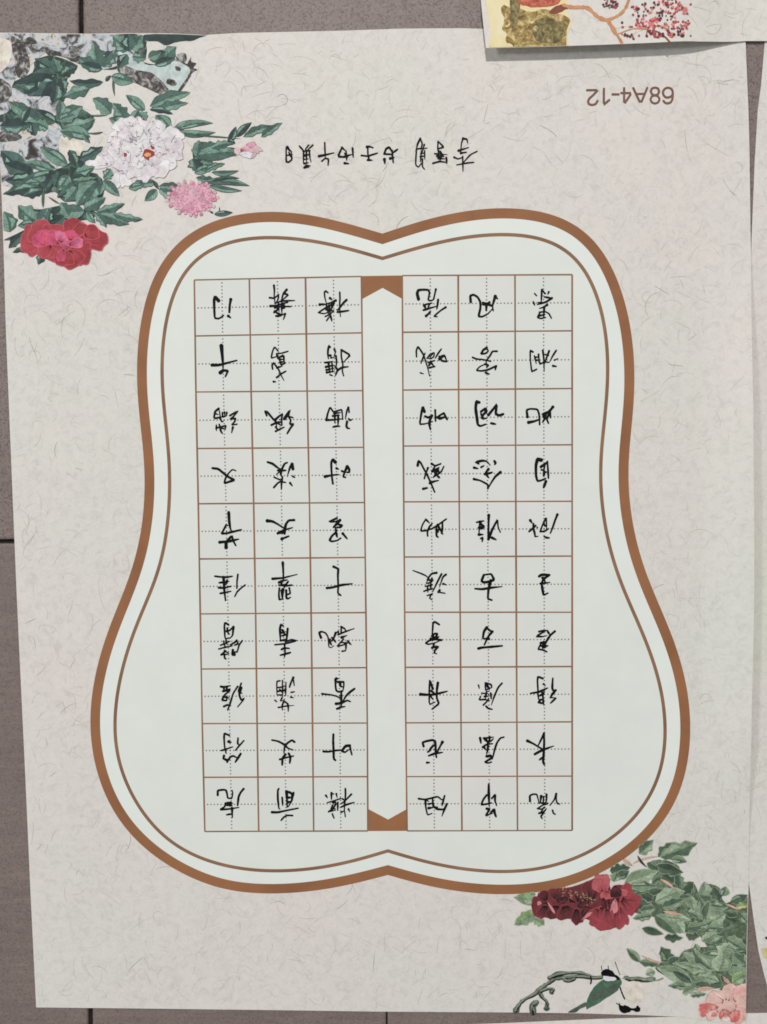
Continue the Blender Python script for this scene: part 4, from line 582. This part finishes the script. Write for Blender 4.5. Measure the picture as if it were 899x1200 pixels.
# ---------------------------------------------------------------- printed panel, frame and grid
s = Soup(); s.poly(thick, MAT['panel'], 0); s.put('white_panel', h_main, main, 5.5e-5)
LAYERS.append((*s.bbox(), 0))
s = Soup(); s.poly(thin, MAT['inner'], 0); s.put('inner_panel', h_main, main, 6.4e-5)
s = Soup(); s.ribbon(thick, [.00285]*len(thick), MAT['brown'], 0, True); s.put('thick_frame_line', h_main, main)
s = Soup(); s.ribbon(thin, [.00098]*len(thin), MAT['line'], 0, True); s.put('thin_frame_line', h_main, main, 8.3e-5)
for pts in (CHEVRON_TOP, CHEVRON_BOTTOM):
    s = Soup(); s.poly(P(pts), MAT['brown'], 0); s.put('chevron_block', h_main, main, 8.3e-5)
lw = .00046
for blk in (GRID_LEFT, GRID_RIGHT):
    G = [P(r) for r in blk]
    s = Soup(); s.poly([G[0][0], G[10][0], G[10][3], G[0][3]], MAT['field'], 0); s.put('grid_field', h_main, main, 7.4e-5)
    for r in range(11):
        s = Soup(); s.ribbon([G[r][0], *G[r][1:3], G[r][3]], [lw*random.uniform(.8, 1.05) for _ in range(4)], MAT['line'], 0, cap=False); s.put('grid_line', h_main, main, 9.6e-5)
    for c in range(4):
        s = Soup(); s.ribbon([G[r][c] for r in range(11)], [lw*random.uniform(.9, 1.2) for _ in range(11)], MAT['line'], 0, cap=False); s.put('grid_line', h_main, main, 10.9e-5)
    s = Soup()
    lerp = lambda a, b, t: (a[0]+(b[0]-a[0])*t, a[1]+(b[1]-a[1])*t)
    dot = .00020
    for r in range(10):
        for c in range(3):
            q = [G[r][c], G[r][c+1], G[r+1][c+1], G[r+1][c]]
            for a, b in ((lerp(q[0], q[3], .5), lerp(q[1], q[2], .5)), (lerp(q[0], q[1], .5), lerp(q[3], q[2], .5))):
                for i in range(1, 16):
                    x, y = lerp(a, b, i/16)
                    s.poly([(x-dot, y-dot), (x+dot, y-dot), (x+dot, y+dot), (x-dot, y+dot)], MAT['dot'], 0)
    s.put('guide_dots', h_main, main, 9.0e-5, 'stuff')
LAYERS.append((-.056, -.083, .056, .083, 4))

# ---------------------------------------------------------------- handwriting
def pen(soup, strokes, w, m, taper=True, seed=0):
    rr = random.Random(seed); z = 0
    for st in strokes.split(';'):
        pts = P(st)
        pts = smooth_open(pts, 1, .15); pts = dense(pts, .0006)
        n = len(pts); ws = []; k = rr.uniform(.88, 1.15)
        t0, t1 = rr.uniform(.75, 1.4), rr.uniform(.35, .8); q0 = rr.uniform(0, 6)
        for i in range(n):
            t = i / max(1, n-1)
            v = 1.0 if not taper else (t0 + (1-t0)*min(1, t*3)) * (1 if t < .55 else 1 + (t1-1)*(t-.55)/.45) * (1 + .13*math.sin(q0 + t*5))
            ws.append(w * k * v * (1 + .06*rr.uniform(-1, 1) if taper else 1))
        soup.ribbon(pts, ws, m, z); z += 3e-6
for i, st in enumerate(CHARS):
    s = Soup(); n = st.count(';') + 1
    pen(s, st, .00071 if n < 8 else (.00062 if n < 12 else .00053), MAT['ink'], True, i)
    s.put('handwritten_character', h_main, main, 14e-5)
for i, st in enumerate(SIGN):
    s = Soup(); pen(s, st, .00054 if st.count(';') < 7 else .00048, MAT['ink'], True, 100+i)
    o = s.put('signature_character', h_main, main, 9e-5); LAYERS.append((*s.bbox(), 4))
for i, st in enumerate(CODE):
    s = Soup(); pen(s, st, .00056, MAT['code'], False, 0); s.put('code_character', h_main, main, 9e-5)

# ---------------------------------------------------------------- printed flowers
SHEET = {'m': (main, h_main), 't': (top, h_top), 'r': (side, h_right)}
def jig(pts, a, rr): return [(x + rr.uniform(-a, a), y + rr.uniform(-a, a)) for x, y in pts]
groups = {}
def ccw(p): return p if sum(a[0]*b[1]-b[0]*a[1] for a, b in zip(p, p[1:]+p[:1])) > 0 else p[::-1]
MEDGE = inset(ccw(P(OUT_MAIN)), .0002)
TEDGE = inset(ccw(P(OUT_TOP)), .0001)
def clip_pts(q, edge):
    out = []
    for x, y in q:
        if not inside(x, y, edge):
            best = None
            for a, b in zip(edge, edge[1:]+edge[:1]):
                dx, dy = b[0]-a[0], b[1]-a[1]; t = max(0, min(1, ((x-a[0])*dx+(y-a[1])*dy)/(dx*dx+dy*dy)))
                px, py = a[0]+dx*t, a[1]+dy*t; d = (px-x)**2+(py-y)**2
                if best is None or d < best[0]: best = (d, px, py)
            x, y = best[1], best[2]
        out.append((x, y))
    return out
def blot(b):
    sh, part, tn, pts = b; o, hf = SHEET[sh]; rr = random.Random(len(pts) + hash(tn) % 1 )
    q = P(pts); q = catmull(q, [], 3) if len(q) > 3 else q
    q = jig(q, .00012, rr)
    if sh == 't': q = clip_pts(q, TEDGE)
    if sh == 'm': q = clip_pts(q, MEDGE)
    s = Soup(); s.poly(q, tone(tn), 0)
    key = (sh, part)
    if key in groups: return s.put(part + '_patch', hf, groups[key])
    groups[key] = s.put('printed_' + part, hf, o); return groups[key]
for b in BLOTS:
    if b[1] == 'rock' or b[1] == 'sheet_edge_leaf': blot(b)
rr = random.Random(21)
EDGE = inset(P(OUT_MAIN) if sum(a[0]*b[1]-b[0]*a[1] for a, b in zip(P(OUT_MAIN), P(OUT_MAIN)[1:]+P(OUT_MAIN)[:1])) > 0 else P(OUT_MAIN)[::-1], .0002)
def clip_main(s):
    """print never runs past the edge of the sheet: pull stray vertices back onto it"""
    out = []
    for x, y, z in s.v:
        if not inside(x, y, EDGE):
            best = None
            for a, b in zip(EDGE, EDGE[1:]+EDGE[:1]):
                dx, dy = b[0]-a[0], b[1]-a[1]; t = max(0, min(1, ((x-a[0])*dx+(y-a[1])*dy)/(dx*dx+dy*dy)))
                px, py = a[0]+dx*t, a[1]+dy*t; d = (px-x)**2+(py-y)**2
                if best is None or d < best[0]: best = (d, px, py)
            x, y = best[1], best[2]
        out.append((x, y, z))
    s.v = out
def leaf(d, parent):
    x0, y0, x1, y1, w, tn = d.split(','); x0, y0, x1, y1, w = (int(v)*1e-5 for v in (x0, y0, x1, y1, w)); w *= .85 if tn in 'PS' else (1.02 if y0 > 0 else 1.1)
    L = math.hypot(x1-x0, y1-y0); ux, uy = (x1-x0)/L, (y1-y0)/L; nx, ny = -uy, ux
    soft = y0 < 0
    slim = w < L * .22
    bend = rr.uniform(-.07, .07) * L; N = 12
    lob = 0 if slim else rr.choice((0, .16, .24)); ph = rr.uniform(0, 6.28); fq = rr.choice((2.5, 3.2))
    cen, hl, hr = [], [], []
    for i in range(N+1):
        t = i/N; b = bend*math.sin(math.pi*t)
        cen.append((x0+ux*L*t+nx*b, y0+uy*L*t+ny*b))
        pr = math.sin(math.pi * t**.8)**.85 if 0 < t < 1 else 0
        pr *= w/2
        hl.append(pr*(1+lob*math.sin(fq*t*6.28+ph))*rr.uniform(.97, 1.03)); hr.append(pr*(1+lob*math.sin(fq*t*6.28+ph+1.7))*rr.uniform(.97, 1.03))
    def side(h, sg, e): return [(c[0]+nx*sg*max(0, v-e), c[1]+ny*sg*max(0, v-e)) for c, v in zip(cen, h)]
    s = Soup(); e = .00009 if not soft else .00006
    s.poly(side(hl, 1, 0) + side(hr, -1, 0)[::-1][1:-1], tone('outline' if not soft else 'veinsoft'), 0)
    lighter = {'D': 'M', 'M': 'L', 'L': 'M', 'O': 'L2' , 'G': 'O', 'S': 'S', 'S2': 'S2', 'P': 'P', 'Y': 'Y'}[tn]
    a, b = tone(tn), tone('O' if lighter == 'L2' else lighter)
    if soft: a, b = tone({'L': 'OL', 'D': 'DO'}.get(tn, tn)), tone({'L': 'O', 'O': 'OD', 'G': 'O', 'Y': 'G', 'D': 'OD'}.get(tn, tn))
    if rr.random() < .5: a, b = b, a
    tip = slice(0, None)
    if soft and tn not in 'PY' and w > .0014:
        s.poly(side(hl, 1, e) + side(hr, -1, e)[::-1][1:-1], tone('OE'), 1e-6); e += .00012
    s.poly(side(hl, 1, e) + cen[::-1][1:-1], a, 2e-6)
    s.poly(side(hr, -1, e) + cen[::-1][1:-1], b, 2e-6)
    hi = tone(('OL' if tn != 'D' else 'O') if soft else 'HL')
    if w > .0016 and tn not in 'PSY' and rr.random() < .75:        # paler wash along one side of the midrib
        hh, sg = (hl, 1) if rr.random() < .6 else (hr, -1)
        i0, i1 = rr.choice(((1, 8), (2, 9), (3, 10)))
        s.poly([(c[0]+nx*sg*h*.28, c[1]+ny*sg*h*.28) for c, h in zip(cen[i0:i1], hh[i0:i1])] + [(c[0]+nx*sg*h*.72, c[1]+ny*sg*h*.72) for c, h in list(zip(cen[i0+1:i1-1], hh[i0+1:i1-1]))[::-1]], hi, 3e-6)
    v = tone('veinsoft' if soft else 'vein')
    if not slim or w > .0012:
        s.ribbon(cen[:-1], [.00013*(1-.6*i/N) for i in range(N)], v, 4e-6, cap=False)
        if w > .0018:
            for i in (2, 4, 6, 8):
                for h, sg in ((hl, 1), (hr, -1)):
                    c = cen[i]; q = cen[min(N, i+2)]; k = h[min(N, i+2)]*.8
                    s.ribbon([c, (q[0]+nx*sg*k, q[1]+ny*sg*k)], [.00008, .00004], v, 4e-6, cap=False)
    clip_main(s)
    return s.put('leaf', h_main, parent)
TONES.update({'OE': (160, 174, 150), 'mauve': (148, 138, 150), 'HL': (124, 154, 142), 'OB': (120, 130, 114), 'OL': (146, 162, 138), 'OD': (78, 96, 78), 'DO': (60, 78, 64)})
def spray(idx, parent_name, parent=None, reorder=None):
    par = parent
    for i in idx:
        for d in LEAVES[i].split(';'):
            if par is None:
                s = Soup(); x0, y0, x1, y1 = (int(v)*1e-5 for v in d.split(',')[:4])
                s.ribbon([(x0, y0), (x1, y1)], [.0003, .0002], tone('S2'), 0); par = s.put(parent_name, h_main, main)
            leaf(d, par)
    return par
RIM = {'R': 'rim_red', 'M': 'rim_red', 'W': 'rim_white', 'P': 'rim_pink', 'K': 'rim_dark', 'B': 'rim_blush'}
def petal(d, parent, name='petal'):
    x0, y0, x1, y1, w, tn = d.split(','); x0, y0, x1, y1, w = (int(v)*1e-5 for v in (x0, y0, x1, y1, w))
    L = math.hypot(x1-x0, y1-y0); ux, uy = (x1-x0)/L, (y1-y0)/L; nx, ny = -uy, ux
    s = Soup(); pts = []; N = 26; ph = rr.uniform(0, 6.28); ph2 = rr.uniform(0, 6.28)
    sc = (.05 + .05*rr.random()) * (1.9 if tn[0] == 'W' else 1)
    def ring(k):
        o = []
        for i in range(N):
            a = 2*math.pi*i/N; t = (1-math.cos(a))/2                     # 0 at the base, 1 at the tip
            wide = .35 + .65*t if t < .6 else .74 + .26*math.sqrt(max(0, 1-((t-.6)/.4)**2)) - .0
            r = 1 + (sc*math.sin(5*a+ph) + sc*.7*math.sin(8*a+ph2))*t
            px = (t-.5)*L*r*k + .5*L; py = math.sin(a)*w/2*(0.55+.75*t)*r*k
            o.append((x0+ux*px+nx*py, y0+uy*px+ny*py))
        return o
    s.poly(ring(1), tone(RIM[tn[0]]), 0)
    s.poly(ring(1 - min(.16, .00022/max(w, 1e-4)*1.1)), tone(tn), 2e-6)
    # streaks from the petal's base
    st = {'R1': 'R2', 'R2': 'R1', 'M1': 'R1', 'M2': 'M1', 'W1': 'W2', 'W2': 'W1', 'W3': 'R3', 'R3': 'W3', 'P1': 'P2', 'P2': 'P1', 'K0': 'K1', 'K1': 'K0', 'K2': 'K0', 'K3': 'K1', 'K4': 'K3', 'K5': 'K4', 'B1': 'B2', 'B2': 'B1', 'B3': 'B2', 'B4': 'B2'}[tn]
    if w > .0009:
        for q in ((-.28, -.1, .1, .28) if w < .0022 else (-.36, -.24, -.12, 0, .12, .24, .36)):
            e = rr.uniform(.45, .8)
            s.ribbon([(x0+ux*L*.12+nx*q*w*.3, y0+uy*L*.12+ny*q*w*.3), (x0+ux*L*e+nx*q*w*.9, y0+uy*L*e+ny*q*w*.9)], [w*.07, w*.02], tone(st), 4e-6, cap=False)
    clip_main(s)
    return s.put(name, h_main, parent)
def flower(name, data, part='printed_peony'):
    par = None
    if name in BASES and not BASES[name][2]:
        BASES[name][2] = 1
        s = Soup(); bp_ = P(BASES[name][1]); mx, my = (sum(q[k] for q in bp_)/len(bp_) for k in (0, 1)); sk = .84 if name == 'white_peony' else 1.0
        s.poly(catmull([(mx+(x-mx)*sk, my+(y-my)*sk) for x, y in bp_], [], 3), tone(BASES[name][0]), 0); clip_main(s)
        par = s.put(part, h_main, main)
    for d in data.split(';'):
        if par is None:
            f = d.split(','); x, y = int(f[0])*1e-5, int(f[1])*1e-5
            s = Soup(); s.poly([(x+.0012*math.cos(a*.7), y+.0012*math.sin(a*.7)) for a in range(9)], tone(f[5]), 0)
            par = s.put(part, h_main, main)
        petal(d, par)
    return par
upper = spray([0, 2, 3], 'printed_leaf_spray')
PD = [p for p in PETALS]
for nm, d in PD:
    if nm == 'pink_bud': flower(nm, d, 'printed_bud')
# small-petalled pink bloom: many little petals round its heart
def at(px, py):                               # sheet position of a spot measured on the upper spray
    return px*1e-5, py*1e-5
for nm, d in PD:
    if nm == 'pink_peony':
        a = [int(v)*1e-5 for v in d.split(',')[:4]]; cx_, cy_ = a[0]+.0045, a[1]-.0045
        s = Soup(); s.poly([(cx_+.0062*math.cos(t*.35), cy_+.0040*math.sin(t*.35)) for t in range(18)], tone('P2'), 0)
        pk = s.put('printed_pink_bloom', h_main, main)
        r2 = random.Random(5)
        for k in range(74):
            an = k*2.4; q = math.sqrt((74-k)/74); x, y = cx_+.0066*q*math.cos(an), cy_+.0043*q*math.sin(an)
            an2 = an + r2.uniform(-.6, .6); l = .0014
            petal('%d,%d,%d,%d,%d,%s' % (x*1e5, y*1e5, (x+math.cos(an2)*l)*1e5, (y+math.sin(an2)*l)*1e5, 100, r2.choice(('P1', 'P2', 'P2', 'W3'))), pk)
for nm, d in PD:
    if nm == 'white_peony': wp = flower(nm, d) if 'wp' not in globals() else [petal(q, wp) for q in d.split(';')] and wp
r6 = random.Random(12); s = Soup()
cxw, cyw = [sum(q[k] for q in P(BASES['white_peony'][1]))/len(P(BASES['white_peony'][1])) for k in (0, 1)]
for k in range(60):
    an = r6.uniform(0, 6.28); q = r6.uniform(.1, .95); x, y = cxw + .0105*q*math.cos(an), cyw + .0085*q*math.sin(an); l = r6.uniform(.0004, .0014); a2 = an + r6.uniform(-.9, .9)
    s.ribbon([(x, y), (x+l*.5*math.cos(a2+.3), y+l*.5*math.sin(a2+.3)), (x+l*math.cos(a2), y+l*math.sin(a2))], [.00022, .0002, .00006], tone('mauve' if r6.random() < .85 else 'R3'), (k % 5)*1e-6, cap=False)
s.put('petal_shading', h_main, wp, None, 'stuff')
spray([1], '', upper)
for nm, d in PD:
    if nm == 'red_peony': flower(nm, d)
for b in BLOTS:
    if b[1] == 'flower_heart': blot(b)
def stroke_part(b):
    if b[1] == 'branch' and b[3] > 60:
        sh, part, tn, w, pts = b; q = dense(smooth_open(P(pts), 2), .0006); r3 = random.Random(len(pts)); s = Soup(); g = 1.0; ws = []
        for _ in q: g = max(.55, min(1.35, g + r3.uniform(-.25, .25))); ws.append(w*1.35e-5*g)
        s.ribbon(q, ws, tone('birddark'), 0)
        q2 = [(x, y + w*.22e-5) for x, y in q]
        s.ribbon(q2, [v*.55*r3.uniform(.5, 1.1) for v in ws], tone('OB'), 3e-6)
        s.ribbon([(x, y - w*.35e-5) for x, y in q], [v*.22*r3.uniform(.3, 1.6) for v in ws], tone('ink'), 6e-6)
        s.put('printed_branch', h_main, main); return
    sh, part, tn, w, pts = b; o, hf = SHEET[sh]
    q = smooth_open(P(pts), 2); s = Soup(); r3 = random.Random(len(pts))
    s.ribbon(q, [w*1e-5*r3.uniform(.6, 1.15) for _ in q], tone(tn), 0)
    s.put('printed_' + part, hf, o)
for b in BRUSH:
    if b[0] == 'm': stroke_part(b)
for b in BLOTS:
    if b[1] == 'understory': blot(b)
lower = spray([6, 4, 5], 'printed_leaf_spray')
for nm, d in PD:
    if nm in ('dark_peony', 'blush_peony'):
        fl_ = flower(nm, d)
        if nm == 'dark_peony':
            a = [int(v)*1e-5 for v in d.split(',')[:2]]; r4 = random.Random(9)
            s = Soup()
            for k in range(48):                # cluster of stamens across the top of the bloom
                t = r4.random(); x = a[0]+.0028+.0104*t+r4.gauss(0, .0003); y = a[1]+.0042-.0036*t+r4.gauss(0, .0009)
                rd = r4.uniform(.00012, .00028)
                s.poly([(x+rd*math.cos(j*1.05), y+rd*math.sin(j*1.05)) for j in range(6)], tone('stamen'), (k % 6)*2e-6)
            s.put('stamens', h_main, fl_, None, 'stuff')
for b in BLOTS:
    if b[1] == 'bird': blot(b)
for b in BLOTS:
    if b[0] != 'm': blot(b)
for b in BRUSH:
    if b[0] == 't': stroke_part(b)
BERRIES = '7879,15576,24,berry 7975,15325,28,berry 7843,15576,40,berry 7855,15513,41,berrypink 7937,15488,28,berry 8285,15351,35,berrypink 8249,15342,36,berrypink 7991,15556,23,berry 8102,15518,25,berrypink 8129,15583,28,berry 7948,15378,43,berry 7802,15590,25,berry 8279,15512,43,berry 8291,15376,29,berry 7832,15409,36,berrypink 8255,15512,30,berry 7750,15596,35,berry 7995,15542,23,berry 7841,15401,35,berry 7928,15596,33,berrypink 7883,15482,28,berry 8253,15347,28,berry 7883,15544,29,berry 8254,15505,33,berry 7797,15545,37,berrypink 8202,15405,30,berry 7969,15454,23,berry 8258,15562,38,berry 8010,15461,27,berry 7834,15422,42,berry 8060,15336,41,berry 8066,15364,23,berrypink 8084,15454,30,berry 8183,15442,24,berry 8379,15240,42,berry 8307,15325,32,berrypink 8465,15224,43,berrypink 8346,15313,26,berrypink 8183,15209,38,berry 8112,15261,34,berrypink 8368,15231,45,berry 8422,15158,40,berrypink 8393,15084,31,berrypink 8234,15179,24,berrypink 8181,15121,35,berry 8283,15172,30,berry 8293,15297,40,berry 8514,15083,37,berry 8608,15333,38,berry 8482,15176,42,berrypink 8227,15209,39,berry 8377,15198,44,berry 8264,15223,43,berrypink 8337,15189,26,berry 8144,15075,43,berrypink 8487,15214,25,berrypink 8227,15263,22,berry 8231,15136,25,berry 8140,15070,39,berry 8437,15081,38,berrypink 7418,15164,41,berrydark 7268,15340,34,berrydark 7155,15223,45,berrydark 7140,15125,25,berrydark 7346,15357,43,berrydark 7299,15048,30,berrydark 7074,15179,29,berrypink 7370,15042,28,berrydark 7502,15124,41,berrypink 7018,15285,36,berry 7296,15011,33,berry 7307,15150,30,berry 7341,15314,24,berry 7107,15269,33,berry 7056,15240,42,berrypink 7360,15219,39,berry 7504,15253,29,berrydark 7100,15197,44,berrydark 7545,15213,34,berrypink 6984,15276,36,berrydark 7162,15032,43,berrydark 7124,15290,22,berrypink 7321,15291,25,berry 7572,15253,43,berrydark 7014,15067,39,berry 7466,15119,37,berrypink 8050,15008,23,berrydark 7623,15327,24,berrydark 7714,15337,34,berrydark 7817,15026,30,berrydark 7775,15220,31,berrypink 7923,15346,45,berrydark 7722,15393,44,berrypink 7899,15382,25,berrydark 7824,15169,32,berrydark 8055,14930,30,berry 7962,15375,26,berry 7974,15096,31,berry 7735,15108,36,berrydark 7736,15029,39,berrydark 8170,14972,36,berrypink 8191,15382,33,berrydark 8106,15362,25,berrydark 8034,15097,38,berry 7620,14982,36,berrypink 7775,14956,39,berrydark 7921,15019,23,berrydark 7807,15098,38,berrydark 8090,14998,41,berrydark 7717,14939,44,berry 7914,15136,37,berrypink 7983,15142,23,berry 7861,15335,37,berrypink 7673,15109,36,berry 7592,15387,40,berrydark 7961,14911,28,berrydark 7979,15315,35,berry 7945,15304,44,berrydark 7690,15326,34,berrydark 7975,15265,42,berry 8087,15233,44,berry 7784,15140,27,berrydark 7744,14913,44,berrydark 7860,15145,23,berrydark 7594,14903,35,berry 8198,15223,30,berry 7136,14862,35,berry 7133,14918,39,berry 7133,14933,39,berry 7668,14868,40,berrypink 7301,14860,32,berrypink 7557,14727,29,berrypink 7297,14947,36,berrypink 7595,14891,32,berrypink 7642,14918,33,berry 7573,14879,28,berry 7556,14807,44,berrypink 7700,14759,39,berry 7523,14887,41,berrypink 7382,14779,22,berrypink 7228,14870,28,berry 7109,14943,27,berry 7611,14934,22,berrypink 7202,14754,30,berry 7250,14853,36,berry 7249,14942,24,berry 7552,14938,44,berrypink 7584,14767,38,berry 7361,14745,23,berrypink 7498,14816,44,berrypink 7364,14736,28,berry 7537,14866,26,berrypink 7598,14711,37,berry 7486,14904,41,berry 7092,14830,28,berrypink 7631,14753,28,berry 7687,14947,39,berry 7478,14768,44,berrypink 7183,14763,26,berry 7436,14713,41,berry 7462,14843,45,berrypink 7740,14754,28,berry 7147,14791,38,berrypink 7380,14886,36,berrypink 7178,14828,26,berry 7288,14796,33,berry 7524,14875,38,berry 7096,14788,34,berry 7297,14762,38,berry 7343,14750,31,berry 6925,14747,40,berrypink 7177,14714,40,berrypink 6953,14742,23,berrydark 7160,14729,36,berrypink 6988,14742,26,berrydark 7218,14710,35,berrypink 7251,14729,34,berrypink 7241,14716,28,berrypink 7843,14711,42,orange 7953,14765,31,berrypink 8015,14370,35,berry 8091,14529,41,orange 8067,14527,29,berry 7991,14521,39,berry 7870,14719,25,berry 7833,14698,29,berry 7899,14802,43,berry 8037,14489,33,berry 7984,14575,25,berry 7893,14697,33,berrypink 7807,14709,35,berrypink 7918,14657,25,orange 7987,14673,37,orange 8047,14543,39,berrypink 8082,14788,29,berrypink 8085,14463,43,berry 8002,14397,26,berrypink 7783,14741,34,orange 7998,14723,26,berrypink 7845,14420,37,orange 7918,14813,36,orange 8098,14539,37,orange 8487,14698,37,berry 8140,14765,33,berrypink 8331,14778,34,berrypink 8430,14756,33,berry 8126,14855,42,berry 8160,14840,35,berry 8387,14861,39,berry 8533,14799,39,berry 8190,14873,29,berry 8483,14761,42,berry 8357,14678,32,berry 8467,14772,45,berrypink 8240,14700,42,berry 8262,14855,27,berry 8536,14887,34,berry 8360,14745,34,berry 8124,14746,32,berry 8188,14850,40,berry 8513,14669,28,berrypink 8486,14814,32,berry 8571,14824,31,berry 8469,14827,42,berry 7629,14463,41,berry 7570,14551,39,berry 7685,14450,32,berrydark 7715,14474,40,berry 7399,14478,36,berrydark 7551,14585,31,berrydark 7406,14606,24,berry 7472,14560,24,berrydark 7596,14463,27,berry 7487,14625,38,berry 7625,14549,44,berry 7447,14610,34,berrydark 7715,14449,35,berry 7392,14487,44,berrydark 7833,14530,42,berrydark 7608,14623,25,berry 7428,14627,44,berry 7475,14626,23,berry 7507,14548,44,berrydark 7714,14458,40,berry 7595,14505,34,berry 7730,14513,37,berrydark 7385,14556,23,berry 7571,14642,39,berry 7787,14485,36,berry 7850,14477,41,berrydark 8346,14473,37,berrydark 8145,14513,44,berrydark 7920,14680,25,berrydark 8152,14379,36,berrydark 8216,14356,34,berrydark 8250,14596,39,berrydark 8050,14478,44,berrypink 8132,14522,30,berrypink 7866,14397,42,berry 8315,14600,39,berrydark 8019,14561,33,berrydark 8101,14349,28,berrypink 8394,14664,41,berry 8297,14679,24,berrydark 8406,14668,28,berrydark 8137,14676,44,berry 7962,14642,34,berry 8358,14518,27,berrydark 7898,14448,24,berrydark 8407,14551,37,berrypink 8003,14595,38,berry 7973,14605,35,berrydark 8320,14632,26,berrydark 8369,14379,40,berrydark 8338,14438,28,berrydark 8156,14483,24,berrypink 8322,14513,38,berrypink 8267,14512,43,berrydark 8060,14415,32,berrydark 8080,14673,30,berrydark 8411,14492,28,berrydark 8338,14404,34,berrydark 8031,14512,35,berrypink 8390,14465,35,berrydark 7001,14480,35,berry 7180,14496,36,berry 7036,14379,34,berry 7101,14323,43,berrydark 6926,14381,44,berrydark 6828,14325,29,berry 6977,14530,36,berrydark 6561,14384,37,berrydark 6709,14547,26,berry 7212,14372,32,berry 6929,14480,41,berrydark 6593,14383,24,berrydark 6858,14480,27,berrydark 6873,14508,32,berrydark 6781,14517,42,berrydark 6857,14505,43,berrydark 7027,14419,38,berrydark 6797,14552,31,berrydark 6280,15386,39,berrydark 6314,15519,38,berrydark 6300,15560,34,berrydark 6238,15489,27,berry 6433,15308,26,berry 6204,15535,36,berrydark 6299,15564,32,berry 6301,15449,25,berry 6402,15474,26,berrydark 6396,15435,24,berrydark 6531,15425,38,berry 6423,15303,44,berrydark 6433,15579,30,berrydark 6541,15534,24,berrydark 6485,15431,31,berrydark 6504,15573,37,berrydark 6433,15423,26,berry 6461,15409,45,berrydark 6191,15359,34,berrydark 6330,15565,22,berrydark 6301,15573,22,berry 6458,15574,29,berrydark 6583,15519,36,berrydark 6441,15480,42,berry 6546,15369,29,berry 6219,15303,30,berrydark 8556,14455,34,berrypink 8673,14451,27,berrypink 8708,14468,25,berry 8612,14485,32,berry 6731,14737,27,berrydark 6709,14859,40,berrydark 6728,14739,40,berry 6374,15350,22,berrydark 6333,15330,36,berrydark 6441,15314,42,berry 6584,15374,32,berrydark 6281,15315,23,berry 6575,15323,43,berry 6542,15335,44,berrydark 6280,15394,27,berrydark 6372,15355,22,berrydark 6361,15266,25,berry 6271,15316,26,berrydark 6536,15274,43,berry 6531,15423,29,berrydark 6489,15286,44,berry'

bp = None; r5 = random.Random(3)
s = Soup()
for i, q in enumerate(BERRIES.split()):
    x, y, r_, tn = q.split(','); x, y, r_ = int(x)*1e-5, int(y)*1e-5, int(r_)*1e-5
    if not inside(x, y - .0004, POLY['top']): continue
    s.poly([(x+r_*math.cos(j*.9)*r5.uniform(.8, 1.15), y+r_*math.sin(j*.9)*r5.uniform(.8, 1.15)) for j in range(7)], tone(tn), (i % 12)*1e-6)
s.put('printed_berries', h_top, top, None, 'stuff')

for key in [k for k in list(main.keys()) if k.startswith('_')]: del main[key]
